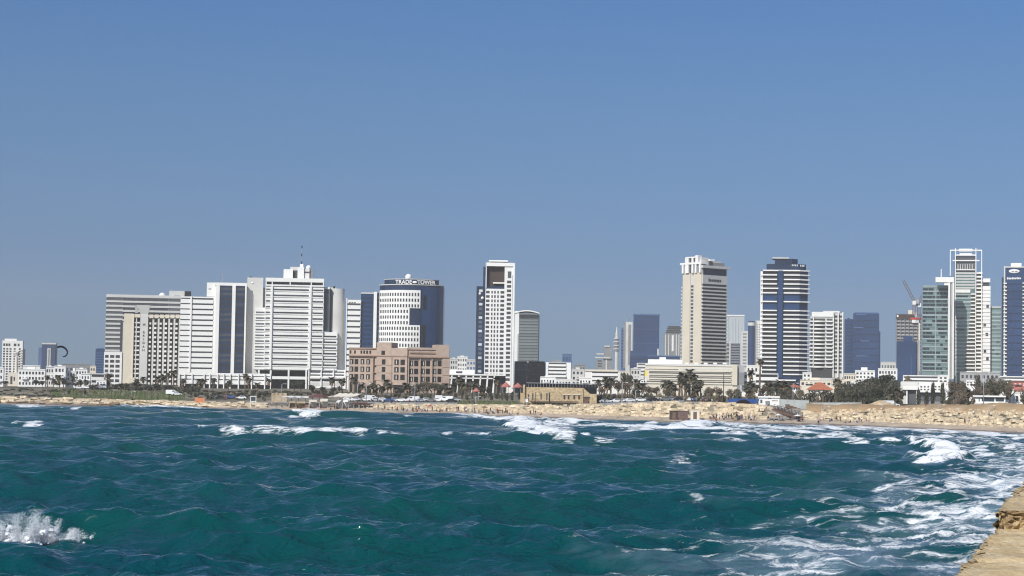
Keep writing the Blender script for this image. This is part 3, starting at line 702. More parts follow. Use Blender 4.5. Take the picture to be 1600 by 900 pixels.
# underside and legs
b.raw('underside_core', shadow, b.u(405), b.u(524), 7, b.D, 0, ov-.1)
b.p('beam', white, 404, 482, 588, 592.5, -4, .2); b.p('soffit', greyc, 398, 527, 577.2, 579, -24, -.4)
for x in (406, 424.5, 452.5, 480): b.p('column', white, x-1.3, x+1.3, 578, 616, -1.6, .4)
b.p('link_wing', white, 482.5, 543, 577.5, 607, -16, -1)
for x0, x1 in ((486, 502), (504.5, 521), (524, 539)):
    b.p('window_band', darkg, x0, x1, 585, 587, -1.05, -.9); b.p('window_band', greyg, x0, x1, 580.5, 582.3, -1.05, -.9); b.p('window_band', darkg, x0, x1, 593, 595.3, -1.05, -.9); b.p('shutter_row', palegrey, x0, x1, 597.5, 603, -1.05, -.9)
    b.p('canopy', white, x0, x1, 589, 591.4, -1, .8)
for x in (484, 503.4, 522.5, 541): b.p('pier', white, x-.9, x+.9, 576.5, 608, -1, -.1)
b.done()
b = B('white_hotel_wing', 'white wing with window ribbons between the drum and glass annexe', 'hotel', 540, 563, 469, 1090, depth=16, pref=530)
b.body(white); b.bands(541.5, 562.5, 474, 588, 13, white, greyg, .32, .5); b.p('edge_pier', white, 540, 541.5, 466, 600, 0, .9); b.p('parapet', white, 540, 563, 468.5, 474, 0, .6); b.grid([(544, 546.5), (548, 550.5), (552, 554.5)], 471, 474, 1, greyg, .5, .7); b.done()
# -- glass annexe and the curved tower
b = B('glass_annexe', 'dark blue glass slab with a white pier beside the curved tower', 'tower', 563.5, 592, 457.5, 1092, depth=18, pref=500)
b.body(navy); b.bands(564, 583.3, 460, 545, 12, navy, navy2, .5, .3); b.p('white_pier', white, 583.4, 588.4, 456, 560, 0, 1.2); b.p('roof_rim', palegrey, 563.5, 584, 457, 459, 0, .5); b.bands(588.6, 592, 462, 545, 11, navy, greyg, .5, .2); b.done()
# -- curved tower with the rooftop sign
def arc_tower():
    Yc = 1090; pl, pr, pref = 592, 692, 500
    xl = at(pl, pref, Yc).x; xr = at(pr, pref, Yc).x; half = (xr-xl)/2; rad = half*1.12; xc = (xl+xr)/2
    yc = Yc+rad*.10
    root = empty('curved_tower', (xc, yc+0, 4.8)); tag(root, 'curved blue glass office tower with TRADE TOWER lettering on its crown', 'tower')
    def zz(py): d = ray(642, py); return EYE+d.z*Yc/d.y-4.8
    amax = math.asin(half/rad)
    def ang(px): x = at(px, pref, Yc).x; return math.asin(max(-1, min(1, (x-xc)/rad)))
    def shell(name, m, a0, a1, z0, z1, r0, r1, n=12, par=None, loc=True):
        V = []; F = []
        for i in range(n+1):
            a = a0+(a1-a0)*i/n
            for r in (r1, r0):
                for z in (z0, z1): V.append((r*math.sin(a), -r*math.cos(a)+rad*math.cos(amax), z))
        for i in range(n):
            o, p = 4*i, 4*i+4
            F += [(o, p, p+1, o+1), (o+2, o+3, p+3, p+2), (o+1, p+1, p+3, o+3), (o, o+2, p+2, p)]
        F += [(0, 1, 3, 2), (4*n, 4*n+2, 4*n+3, 4*n+1)]
        return mesh_obj(name, V, F, m, par or root)
    # drum plan: the arc closed by a straight back
    pts = [(rad*math.sin(a), -rad*math.cos(a)+rad*math.cos(amax)) for a in np.linspace(-amax, amax, 36)]
    prism('glass_drum', navy, pts+[(half, 22), (-half, 22)], 0, zz(446.5), root)
    shell('glass_sheath', navy2, ang(660), amax, 0, zz(449), rad-.4, rad+.12, 10)
    shell('roof_rim', palegrey, -amax, amax, zz(446.6), zz(445.4), rad-1.2, rad+.3, 30)
    shell('crown_wall', navy, -amax*.93, amax*.93, zz(445.5), zz(437.5), rad-3, rad-2.2, 30); shell('crown_cap', palegrey, -amax*.93, amax*.93, zz(437.5), zz(436.6), rad-3.2, rad-2.0, 30)
    a0 = ang(594); zt, zb = zz(456), zz(600); rows = 14; h = (zz(456.5)-zz(544.5))/10
    # white cladding in three lifts, with the notch in the middle
    c1, c2 = ang(657), ang(641)
    shell('white_cladding', white, a0, c1, zz(482.5), zz(454.5), rad-.3, rad+.7, 16)
    shell('white_cladding', white, a0, c2, zz(508.5), zz(482.7), rad-.3, rad+.7, 16)
    shell('white_cladding', white, a0, c1, zz(600), zz(508.7), rad-.3, rad+.7, 16)
    shell('deep_slot', blackm, ang(661.5), ang(666.5), zz(485), zz(462), rad-.2, rad+.2, 3); shell('deep_slot', blackm, ang(660.5), ang(666), zz(545), zz(508), rad-.2, rad+.2, 3)
    wm = None; k = 0; over = bmesh.new()
    for r in range(10):
        nwin = 12 if 3 <= r <= 5 else 16; ce = c2 if 3 <= r <= 5 else c1
        zc = zz(461.3+r*8.75)
        for i in range(nwin):
            a = a0+(ce-a0)*(i+.75)/(nwin+.5); rr = rad+.72
            V = Vector((rr*math.sin(a), -rr*math.cos(a)+rad*math.cos(amax), zc))
            if k < 98:
                o = bpy.data.objects.new('window', box_mesh('window', .85, .16, 1.75, darkg)); link(o); o.parent = root; o.location = V; o.rotation_euler = (0, 0, a)
            else:
                M = Matrix.Translation(V) @ Matrix.Rotation(a, 4, 'Z'); res = bmesh.ops.create_cube(over, size=1, matrix=M @ Matrix.Diagonal((.85, .16, 1.75, 1)))
            k += 1
    o = bm_obj('window', over, darkg, root); o['kind'] = 'stuff'
    # lettering
    for txt, px in (('TRADE', 631.5), ('TOWER', 668)):
        a = math.asin((at(px, 441, Yc).x-xc)/rad); 
        o = text_mesh('sign_letters', txt, white, 3.1, .2, .05); o.parent = root; rr = rad-.9; o.location = (rr*math.sin(a), -rr*math.cos(a)+rad*math.cos(amax), zz(444.6)); o.rotation_euler = (R(90), 0, a)
    a = math.asin((at(649.5, 441, Yc).x-xc)/rad)
    e = sphere('sign_emblem', ((rad-1)*math.sin(a), -(rad-1)*math.cos(a)+rad*math.cos(amax), zz(442)), 1.0, white, root); e.scale = (1.4, .4, .7)
    sphere('roof_globe', (at(639, 440, Yc).x-xc, -rad+rad*math.cos(amax)+3.5, zz(434.2)), 1.95, white, root); cyl('globe_stem', steel, at(639, 440, Yc).x-xc, -rad+rad*math.cos(amax)+3.5, .3, zz(439), zz(435), root, 8)
    tube('aerial', [(at(669, 440, Yc).x-xc, 2, zz(446)), (at(669.5, 440, Yc).x-xc, 2, zz(431))], .1, steel, root)
    cyl('inner_crown', navy, 0, 12, half*.5, zz(446), zz(440), root, 20)
arc_tower()
# -- pink stone hotel on the promenade, corner towards the viewer
def pink_hotel():
    Y = 900
    b = B('stone_hotel', 'pink stone hotel with deep square windows in front of the curved tower', 'hotel', 637, 702, 543, Y, th=14, pref=570, depth=30)
    # left front from 545 to 637, turned the other way
    th2 = -10
    k0 = ray(545, 570); q = k0.x/k0.y; sn, cs = math.sin(R(th2)), math.cos(R(th2))
    wl = (b.X-q*Y)/(cs-q*sn) if abs(cs-q*sn) > 1e-6 else 30
    ex, ey = b.X-wl*cs, Y-wl*sn                         # far end of the left front
    g = empty('left_front', (0, 0, 0)); g.parent = b.root; g.rotation_euler = (0, 0, R(th2)-b.th)
    H = b.z(545)
    b.raw('walls', pinkst, 0, b.W, 0, b.D, 0, H)
    def lf(name, m, x0, x1, z0, z1, d0, d1): return box(name, m, x0, x1, -d1, -d0, z0, z1, g)
    lf('front_wall', pinkst, -wl, -.02, 0, H-.02, -22, 0)
    U = lambda px: -wl*(637-px)/(637-545)
    zr = b.z
    for x0, x1, yt in ((589, 612, 535.5), (612, 637, 544)): lf('tower_wall', pinkst, U(x0), U(x1)-.03, 0, zr(yt), -12, .9)
    lf('cornice', pinkd, -wl, 0, zr(557.5), zr(556), 0, 1.2); lf('cornice', pinkd, -wl, -.1, zr(546), zr(544), -.5, .5)
    for ry in (562, 573.8, 585.6):
        for x in (546.5, 554, 563.5, 572.5): lf('window', recess, U(x), U(x+5.8), zr(ry+8.2), zr(ry), -.6, .08)
        lf('window', recess, U(597.5), U(603), zr(ry+8.2), zr(ry), .5, .98)
        for x in (617, 626.5): lf('window', recess, U(x), U(x+6.8), zr(ry+8.4), zr(ry), .5, .98)
        for x in (548, 565.5, 574.5, 619.5): lf('curtain', palegrey, U(x), U(x+1.3), zr(ry+7.4), zr(ry+1.5), .0 if x < 612 else .9, .12 if x < 612 else 1.02)
        for x0, x1 in ((583, 597), (603.5, 612.2)): lf('string_course', pinkd, U(x0), U(x1), zr(ry+9.6), zr(ry+8.9), 0, 1.05)
    for x in (546, 553, 563, 567.5, 572, 577): lf('window', recess, U(x), U(x+2.6), zr(553.5), zr(548.5), -.6, .1)
    lf('window', recess, U(596.5), U(602), zr(555), zr(548.5), .5, .98)
    for x in (583.5, 612.6): lf('pilaster', pinkd, U(x), U(x+.8), zr(600), zr(556), 0, 1.1)
    for x in (547, 555.5): lf('door', recess, U(x), U(x+4.5), 0, zr(598), -.6, .1)
    lf('arcade', recess, U(616), U(634), 0, zr(602), .5, .96); lf('arcade_beam', pinkst, U(615), U(636), zr(601.8), zr(600), .4, 1.3)
    # right front
    for ry in (563.5, 576, 588.5):
        for x in (639, 647.2, 657.5, 665.6, 675.6, 683.8): b.p('window', recess, x, x+6.2, ry, ry+8.6, -.6, .08)
        for x in (642.5, 661, 679): b.p('curtain', palegrey, x, x+1.3, ry+1.5, ry+7.5, .05, .12)
        b.p('string_course', pinkd, 691.5, 701, ry+9.8, ry+10.4, 0, 1.05)
    for x in (638, 656, 674.5, 690.5): b.p('pilaster', pinkst, x-.6, x+.8, 558, 600, 0, .7)
    b.p('cornice', pinkd, 637, 702, 557, 559, 0, 1.2); b.p('crenel_band', pinkd, 640, 686, 550, 552.3, 0, .5); b.p('parapet', pinkst, 637, 690, 543, 546.5, -1, .5)
    b.p('tower_wall', pinkst, 681, 701, 538.5, 560, -9, .9); b.p('tower_wall', pinkst, 691.5, 702, 560, 606, -9, .9)
    b.done()
pink_hotel()
# -- white grid tower with the brown recess
b = B('grid_tower', 'tall white apartment tower with a brown recess and a navy glass flank', 'tower', 757.5, 803, 407, 1010, th=2, depth=22, pref=520)
b.raw('walls', white, 0, b.W, 0, b.D, 0, b.z(451)); b.raw('upper_pier', white, b.u(787), b.W, 0, b.D, b.z(451), b.z(411)); b.raw('recess_wall', brownp, .6, b.u(787)-.01, 2.4, b.D, b.z(451), b.z(413))
b.p('glass_flank', navy, 743.5, 757.3, 447, 606, -14, -2); b.p('upper_flank', navy, 753.5, 757.3, 416, 447, -14, -3)
for i in range(20): b.p('flank_window', greyg if i % 3 else palegrey, 747.5, 753, 452+i*7, 456+i*7, -2.05, -1.9)
sphere('dish', (b.u(748.8), 1.2, b.z(458.8)), .8, white, b.root, 1); sphere('dish', (b.u(752.8), 1.2, b.z(465.5)), .9, white, b.root, 1)
b.p('roof_frame', white, 759, 800.5, 410.5, 416, -20, .6); b.p('roof_deck', white, 762, 792, 406, 408, -16, -3); b.p('roof_stem', greyc, 766, 788, 407.8, 410.6, -14, -5); b.p('frame_post', white, 757.5, 758.6, 410, 451, -2.3, .5)
b.p('terrace_slab', white, 769, 787, 441, 443, -2.4, -.2); b.p('terrace_glass', navy, 759.5, 786.8, 447, 452, -2.3, -1.6); b.p('top_window', greyg, 792, 797.5, 424, 434.5, 0, .08)
n = 21; z1, z0 = b.z(453), b.z(592)
b.grid([(758.5, 764)], 453, 596, 21, shadow, .58, .06, zoff=.22); b.grid([(781, 787)], 453, 596, 21, shadow, .58, .06, zoff=.22); b.grid([(791, 797.6)], 436.5, 596, 23, shadow, .6, .06, zoff=.2)
b.grid([(766.8, 769), (771.2, 773.6), (776, 778.4)], 453, 596, 21, shadow, .62, .06, zoff=.2, name='narrow_window')
b.p('edge_slot', greyc, 799, 800, 430, 604, 0, .05); b.p('edge_pier', white, 800.2, 803, 411, 606, 0, .6); b.done()
b = B('tower_podium', 'low white podium with a beam on raking columns below the grid tower', 'podium', 700, 790, 585, 975, th=1, depth=18, zb=5.5, pref=600)
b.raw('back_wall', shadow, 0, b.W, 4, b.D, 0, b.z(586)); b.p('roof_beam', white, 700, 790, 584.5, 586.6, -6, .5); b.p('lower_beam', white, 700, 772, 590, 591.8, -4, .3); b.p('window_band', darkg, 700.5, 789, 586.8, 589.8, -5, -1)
for i, x in enumerate([703, 714, 725.5, 736.5, 748, 759, 769.5]):
    u = b.u(x); V = [(u-.35, -.3, 0), (u+.5, -.3, 0), (u+.5, .6, 0), (u-.35, .6, 0), (u+.55, -.3, b.z(586.6)), (u+1.3, -.3, b.z(586.6)), (u+1.3, .6, b.z(586.6)), (u+.55, .6, b.z(586.6))]; mesh_obj('raking_column', V, BF, white, b.root)
b.p('roof_house', white, 701, 741, 577.5, 584.4, -15, -4); b.p('window_band', darkg, 712, 722, 580, 583, -4.1, -3.9); b.done()
# -- grey green tower with a curved roof
b = B('office_tower', 'grey green glass tower with arched white roof beside the white grid tower', 'tower', 810.5, 841, 489, 1280, th=2, depth=24, pref=540)
b.body(greent); b.p('white_edge', white, 803.5, 810.4, 486, 600, -20, .3); b.p('edge_slot', greyc, 808.5, 810.5, 522, 598, .25, .4); b.bands(811, 840.6, 497, 590, 20, greent, greyg, .4, .22); b.p('dark_band', darkg, 811, 840.8, 491.5, 496.5, 0, .3)
V = []; u0, u1 = b.u(803), b.u(842); 
bm = bmesh.new(); n = 10
rows_ = [[bm.verts.new((u0+(u1-u0)*i/n, y, b.z(490)+dz+math.sin(math.pi*i/n)*1.6)) for i in range(n+1)] for y, dz in ((-.8, 0), (-.8, .8), (b.D, .8), (b.D, 0))]
for j in range(4):
    for i in range(n): bm.faces.new((rows_[j][i], rows_[j][i+1], rows_[(j+1) % 4][i+1], rows_[(j+1) % 4][i]))
bm_obj('arched_roof', bm, white, b.root); b.p('side_wing', palegrey, 841, 842.5, 492, 575, -22, -4); b.done()
b = B('dark_block', 'low navy glass block at the foot of the white grid tower', 'building', 803.5, 823, 566, 1040, depth=18, pref=585)
b.body(navy); b.p('parapet', brownp, 803.5, 823, 564.5, 566.5, -3, .4); b.grid([(812, 813.6), (819, 820.6)], 584, 588, 1, palegrey, .6); b.bands(804, 822.8, 570, 600, 5, navy, darkg, .4, .15); b.done()
b = B('brown_block', 'purple brown block between navy block and small white office', 'building', 823.5, 852, 567, 1070, th=6, depth=18, pref=585)
b.body(purpb); b.p('roof_storey', brownp, 826, 851, 564.5, 568, -14, -2); b.bands(824, 851.5, 571, 604, 5, purpb, darkg, .35, .25); b.p('pier', purpb, 835, 837, 568, 606, 0, .6); b.done()
b = B('striped_office', 'small white office with dark ribbon windows and grey roof house', 'building', 853, 892, 566, 985, th=1, depth=16, pref=580)
b.body(white); b.bands(857, 885, 566.5, 589, 4, white, darkg, .42, .35); b.p('roof_house', midgrey, 861, 877, 562, 566.4, -12, -3); b.p('corner_pier', white, 853, 856.5, 569, 606, 0, .6); b.p('entrance_glass', greyg, 862, 886, 589.4, 594, 0, .3); b.p('wing', palegrey, 886, 893, 571, 606, -10, -.5); b.done()
# -- sandstone museum
b = B('museum', 'long sandstone ruin with tall slits under a black glass roof screen', 'museum', 819.5, 932.5, 599.5, 664, th=1, depth=13, zb=4.5, pref=615)
g0 = b.zb-1.2; S = lambda py: b.z(py, 870)
zt, zc = S(605.5), S(614.5); ux, uy = b.u(911.5), b.u(922)
V = [(0, 0, 0), (b.W, 0, 0), (b.W, 0, zc), (uy, 0, zc), (ux, 0, zt), (0, 0, zt)]; V += [(x, b.D, z) for x, y, z in V]
F = [(0, 1, 2, 3, 4, 5), (11, 10, 9, 8, 7, 6)]+[(i, 6+i, 6+(i+1) % 6, (i+1) % 6) for i in range(6)]
mesh_obj('stone_wall', V, [f[::-1] if i > 1 else f for i, f in enumerate(F)], sandst, b.root)
V = [(b.u(823), .8, zt+.01), (ux, .8, zt+.01), (uy, .8, zc+.01), (b.W, .8, zc+.01), (b.W, .8, S(600)), (b.u(823), .8, S(599.5))]; V += [(x, b.D-1, z) for x, y, z in V]
mesh_obj('glass_screen', V, [f[::-1] if i > 1 else f for i, f in enumerate(F)], mat('black_glass', (.008, .008, .010), .15, .2, .2), b.root)
b.p('screen_rail', steel, 822.5, 932.5, 598.6, 599.5, -1.2, -.4)
for i in range(23): b.p('mullion', greyc if i % 3 else steel, 825+i*4.75, 825.4+i*4.75, 599.6, 605.4, -.85, -.7)
for x, yt, yb in ((825, 616, 626), (831.5, 614, 625), (844.5, 614, 624), (853.5, 614, 625), (857.5, 614.5, 627)): b.p('slit_window', shadow, x, x+1.9, yt, yb, -.5, .06)
for x in (880.5, 887, 896, 903.5): b.p('window', brownp, x, x+2.8, 617.5, 624, -.5, .06); 
for x in (879.5, 895): b.p('window_surround', cream, x, x+12.5, 616.2, 617.3, 0, .25)
b.p('gate', woodm, 911.5, 921, 621, 632, -.5, .1); b.p('gate_lintel', shadow, 911, 921.5, 620, 621.2, 0, .3); b.p('corner_buttress', sandst, 817, 820, 601, 630, -4, 1.0); b.p('buttress', sandst, 910.2, 911.2, 607, 632, 0, .35)
b.p('canopy', woodm, 829, 903, 626.6, 628, .5, 3.5)
for x in (838, 857, 875, 892): b.p('canopy_post', woodm, x, x+.6, 628, 634, 2.8, 3.2)
b.p('end_annexe', sandst, 813, 818.5, 614, 629, -5, -.5); b.done()
# -- low white long block
b = B('striped_block', 'low white block with two dark window ribbons right of the museum', 'building', 914, 968, 579, 1000, th=-2, depth=15, zb=5.8, pref=590)
b.body(white); b.bands(925, 965.5, 580.5, 600, 3, white, darkg, .36, .4); b.p('yellow_fascia', cream, 914, 966, 577.5, 580.4, -2, .5); b.done()
# -- far centre skyline
b = B('stepped_tower', 'hazy grey stepped tower left of the broadcast mast', 'tower', 931, 957, 553, 2300, depth=40, pref=560)
b.raw('walls', midgrey, 0, b.W, 0, b.D, 0, b.z(563)); b.p('upper_tier', midgrey, 943, 957, 541, 565, -30, -2); b.p('roof_slab', palegrey, 932, 944, 552, 554, -25, -1); b.p('roof_slab', palegrey, 944, 953, 540, 542, -25, -1); b.p('terrace', palegrey, 929.5, 954, 558, 560, -25, 1)
for y in (563, 567, 571): b.p('window_band', shadow, 934, 940, y, y+2, 0, .2)
b.p('white_strip', palegrey, 946.5, 948.5, 562, 578, 0, .4); b.done()
def mast():
    Y = 2200; p = at(963.5, 545, Y); r = empty('broadcast_tower', (p.x, Y, 6)); tag(r, 'slim white broadcast tower with ringed platforms', 'tower')
    Z = lambda py: at(963.5, py, Y).z-6
    w = Y/3000
    cyl('shaft', palegrey, 0, 0, 2.7*w, 0, Z(548), r, 14); cyl('upper_shaft', palegrey, 0, 0, 2.3*w, Z(548), Z(520), r, 14); cyl('antenna', palegrey, 0, 0, 1.7*w, Z(520), Z(511), r, 10, r2=.8*w)
    for py, rr in ((546, 5), (540.5, 5), (535, 5.4), (529.5, 4.6)): cyl('platform', palegrey, 0, 0, rr*w, Z(py), Z(py-1.5), r, 18); cyl('platform_drum', midgrey, 0, 0, rr*.7*w, Z(py+3), Z(py)-.05, r, 14)
    tube('aerial', [(0, 0, Z(511)), (0, 0, Z(503))], .3*w, steel, r)
mast()
b = B('slim_tower', 'hazy blue grey slim tower right of the broadcast mast', 'tower', 970.5, 978.5, 512, 2100, pref=540); b.body(blueg); b.bands(970.8, 978.2, 516, 576, 12, blueg, navy2, .5, .3); b.done()
b = B('slim_tower', 'white framed slim tower touching the big blue block', 'tower', 977.5, 988, 503, 2000, pref=540); b.body(palegrey); b.p('dark_slot', midgrey, 981.5, 985.5, 507, 570, 0, .3); b.p('left_edge', midgrey, 974, 977.4, 502, 575, -10, -1); tube('aerial', [(1, 3, b.z(503)), (1, 3, b.z(497))], .5, steel, b.root); b.done()
b = B('glass_block', 'broad flat blue glass block rising alone in the centre skyline', 'tower', 989.5, 1030, 491, 1900, depth=30, pref=530)
b.body(navy2, pt=493); b.p('roof_rim', blueg, 989, 1030.5, 490.5, 493, -28, .8)
for y in (514, 536, 553): b.p('panel_joint', blueg, 990, 1030, y, y+.6, 0, .25)
b.p('low_wing', navy2, 985, 989.4, 548, 580, -20, -1); b.p('white_edge', palegrey, 1027, 1029.6, 545, 556, 0, .4); b.done()
b = B('blue_podium', 'long low blue glass block below the broad blue tower', 'building', 984, 1062, 556.5, 1750, depth=20, pref=565); b.body(navy2); b.p('roof_rim', blueg, 1012, 1062, 555.5, 557.3, -3, .6); b.bands(984.5, 1061.5, 560, 582, 4, navy2, navy, .4, .2); b.done()
b = B('terraced_tower', 'hazy grey tower with stepped louvred crown left of the beige tower', 'tower', 1037, 1064, 521, 2000, depth=30, pref=545); b.body(midgrey)
for i, (a, c) in enumerate(((1043, 1064), (1042, 1064), (1041, 1064), (1040, 1064))): b.p('crown_slab', shadow, a, c, 509.5+i*3, 511+i*3, -25, -1); b.p('crown_tier', palegrey, a+.3, c, 511.1+i*3, 512.4+i*3, -25, -2)
b.p('white_panel', white, 1049.5, 1052.5, 524, 549, 0, .5)
for x in (1039, 1044, 1056, 1060): b.p('fin', palegrey, x, x+1.6, 523, 556, 0, .6)
b.done()
# -- long cream block and the beige tower above it
b = B('cream_block', 'long low cream block with dark ribbon windows below the beige tower', 'building', 1008, 1152, 569, 960, th=1, depth=22, zb=5.8, pref=585)
b.body(cream); b.p('parapet', offw, 1008, 1152, 569, 572, -1, .4)
for y in (576.5, 582.6, 589.2, 595.8): b.p('window_band', darkg, 1014 if y < 593 else 1008.5, 1143 if y > 578 else 1060, y, y+1.7, -.3, .06); b.p('sill', cream, 1014 if y < 593 else 1008.5, 1143, y+1.75, y+4.2, 0, .55)
b.p('shutter_row', palegrey, 1062, 1143, 576, 578, 0, .08); b.p('end_pier', beige, 1144, 1152, 570, 602, 0, .8); b.p('roof_house', offw, 1012, 1066, 561.5, 569, -18, -5); b.p('roof_house', white, 1030, 1040, 558, 562, -14, -6)
for i in range(7): b.p('roof_tank', white, 1040+i*15, 1046+i*15, 566.5, 568.9, -12, -9)
b.p('side_block', greyc, 1152.2, 1163, 571, 602, -14, -1); b.p('grey_louvre', midgrey, 1153, 1162, 582, 600, -1, -.8); b.done()
b = B('low_white_block', 'low white office with window strip between blue podium and cream block', 'building', 995, 1030, 567, 1100, depth=14, pref=575); b.body(offw); b.bands(996, 1029, 568, 590, 4, offw, greyg, .4, .3); b.done()
b = B('beige_tower', 'tall beige hotel tower with blank bright flank and white framed crown', 'hotel', 1096.5, 1135, 416, 1150, th=38, pref=500, side=1066.5)
b.raw('walls', beige, 0, b.W, 0, b.D, 0, b.H)
L = lambda px: b.uL(px)
# right (shaded) face: balcony bands
n = 22; zt, z0 = b.z(443.5), b.z(567); h = (zt-z0)/n
for i in range(n):
    b.bx('balcony', palegrey, -.6, b.W-.4, z0+i*h, z0+i*h+h*.42, 0, 1.3); b.bx('window_band', darkg, .2, b.W-.6, z0+i*h+h*.43, z0+i*h+h*.98, -.2, .08)
b.bx('sign_panel', palegrey, 0, b.W, b.z(443), b.z(429.5), 0, .5)
for i, (w_, hh) in enumerate(((.9, 1.7), (.8, 1.3), (.8, 1.3), (.9, 1.3), (.8, 1.3), (.9, 1.3), (.8, 1.3), (.8, 1.3))):
    u = 4.6+i*1.35; b.bx('sign_letter', shadow, u, u+w_, b.z(438.9), b.z(438.9)+hh, .5, .72)
b.bx('crown_glass', navy, .8, b.W-.8, b.z(429), b.z(419), -.4, .12); b.bx('crown_slab', palegrey, -1.2, b.W+1.2, b.z(418.5), b.z(414.5), -2, 1.8)
# left (bright) face: blank slabs either side of a window strip
for a, c in ((1067, 1078.5), (1084, 1096.2)): b.bx('blank_wall', beige, min(L(a), L(c)), max(L(a), L(c)), 0, b.z(426), 0, .5, 'L')
for i in range(22): b.bx('stair_window', greyg if i % 3 else shadow, L(1083.2), L(1079.3), z0+i*h+.2, z0+i*h+h*.72, -.1, .1, 'L')
b.bx('stair_wall', palegrey, L(1083.8), L(1078.7), z0, b.z(426), 0, .06, 'L')
for i in range(n): b.raw('side_balcony', palegrey, -.6, 1.2, b.D, b.D+.9, z0+i*h, z0+i*h+h*.42)
# crown
b.bx('crown_slab', white, L(1098), L(1064.5), b.z(412.5), b.z(409.5), -4, 1.6, 'L')
for a in (1068.5, 1073.5, 1076.2, 1083.5, 1088.5, 1095): b.bx('crown_post', white, L(a)-.75, L(a)+.75, b.z(426), b.z(412.5) if a in (1068.5, 1095, 1088.5) else b.z(401.5), .1, 1.5, 'L')
b.bx('crown_glass', shadow, L(1095.5), L(1068), b.z(426), b.z(413), -.2, .2, 'L'); b.bx('crown_slot', darkg, L(1086.5), L(1074), b.z(425), b.z(403), .1, .7, 'L')
b.bx('crown_beam', white, L(1089.5), L(1073), b.z(402.5), b.z(400.5), .1, 1.6, 'L'); b.bx('crown_post', white, L(1092), L(1088), b.z(412), b.z(398.5), -2, 1.4, 'L')
b.raw('roof_house', palegrey, 2, b.W-2, 3, b.D-2, b.z(416), b.z(406)); b.raw('roof_house', offw, 1, 7, 2, 9, b.z(416), b.z(401.5)); b.raw('roof_blue_glass', navy, 1, 5, b.D-5, b.D-1, b.z(409), b.z(403)); b.raw('roof_plant', midgrey, 8, b.W-1, 1, 4, b.z(414.4), b.z(409)); b.raw('roof_plant', white, 11, 15, 5, 9, b.z(406), b.z(402.5)); b.raw('roof_ducts', shadow, 7.2, 9.4, .8, 2.5, b.z(414.4), b.z(407)); b.done()
# -- hazy group between beige and navy towers
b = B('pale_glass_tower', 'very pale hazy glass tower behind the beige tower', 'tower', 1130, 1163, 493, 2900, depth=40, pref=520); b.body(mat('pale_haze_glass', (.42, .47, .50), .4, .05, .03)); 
for x in (1137, 1143, 1148, 1153, 1158): b.p('fin', palegrey, x, x+.7, 495, 560, 0, .8)
b.p('roof_rim', white, 1130, 1163.3, 492, 494, -30, .8); b.done()
b = B('grey_slab', 'grey slab block with a white edge right beside the beige tower', 'building', 1134, 1156.5, 536, 1500, depth=20, pref=550); b.body(midgrey); b.p('white_edge', palegrey, 1139.5, 1141.5, 534, 575, 0, .8); b.bands(1134.2, 1139, 538, 575, 6, greyc, greyg, .5, .3); b.bands(1142, 1156, 538, 575, 9, midgrey, navy, .4, .15); b.done()
b = B('thin_white_tower', 'thin white tower with small windows left of the round blue tower', 'tower', 1158, 1168.5, 517, 1800, pref=545); b.body(palegrey)
b.grid([(1160.5, 1166.5)], 519, 575, 11, midgrey, .5); b.done()
def round_tower():
    Y = 1900; p = at(1174, 540, Y); r = empty('round_tower', (p.x, Y, 6)); tag(r, 'round blue glass tower with pale cap left of the navy tower', 'tower'); Z = lambda py: at(1174, py, Y).z-6; w = Y/3000
    cyl('drum', navy2, 0, 0, 5.6*w, 0, Z(509), r, 28); cyl('cap', palegrey, 0, 0, 6.1*w, Z(508.9), Z(504), r, 28); cyl('cap_top', navy, 0, 0, 5*w, Z(504), Z(502), r, 20)
round_tower()
b = B('narrow_tower', 'narrow pale tower tucked against the navy banded tower', 'tower', 1180, 1190, 501, 1850, depth=16, pref=540); b.body(offw); b.p('dark_edge', midgrey, 1179.5, 1181.5, 502, 575, -8, .4); b.grid([(1182.5, 1184), (1185.5, 1187)], 505, 560, 14, midgrey, .5); b.done()
# -- navy banded tower
b = B('banded_tower', 'tall navy glass tower ringed by bright white balcony bands', 'tower', 1189, 1262, 417, 1080, th=2, depth=26, pref=510)
x5 = b.u(1249)
pts = [(0, 0), (x5, 0), (b.W, 4), (b.W, b.D), (0, b.D)]
prism('glass_shaft', navy, pts, 0, b.z(422), b.root)
ptc = lambda a, c, y0, y1: [(b.u(a), y0), (b.u(c), y0), (b.u(c), y1), (b.u(a), y1)]
prism('crown_storey', navy, [(b.u(1197), 1.5), (b.u(1247), 1.5), (b.u(1259), 5), (b.u(1259), 20), (b.u(1197), 20)], b.z(422), b.z(412), b.root)
prism('crown_storey', navy, [(b.u(1210), 3), (b.u(1237), 3), (b.u(1246), 6), (b.u(1246), 17), (b.u(1210), 17)], b.z(412), b.z(403.5), b.root)
prism('roof_slab', palegrey, ptc(1206, 1232, 2, 15), b.z(403.4), b.z(401.6), b.root)
for i in range(8): b.p('sign_letter', palegrey, 1236.5+i*2.6, 1238.0+i*2.6, 413.3+i*.12, 415.8+i*.16, -1.6 if i < 4 else -4.2, -1.1 if i < 4 else -2.2)
def ring(y, full):
    z1 = b.z(y); z0 = b.z(y+2.0)
    if full: prism('balcony_ring', white, [(b.u(1191), -1.3), (x5, -1.3), (b.W+1.2, 3), (b.W+1.2, 8), (b.u(1191), 8)], z0, z1, b.root)
    else:
        prism('balcony', white, ptc(1190, 1213.5, -1.3, 6), z0, z1, b.root)
        prism('balcony', white, [(b.u(1224), -1.3), (x5, -1.3), (b.W+1.2, 3), (b.W+1.2, 8), (b.u(1224), 8)], z0, z1, b.root)
ys = [421.5, 428.5, 435.5, 442.5, 449.5, 456.5, 470]+[484+i*6.62 for i in range(16)]
for i, y in enumerate(ys): ring(y, y in (421.5, 449.5))
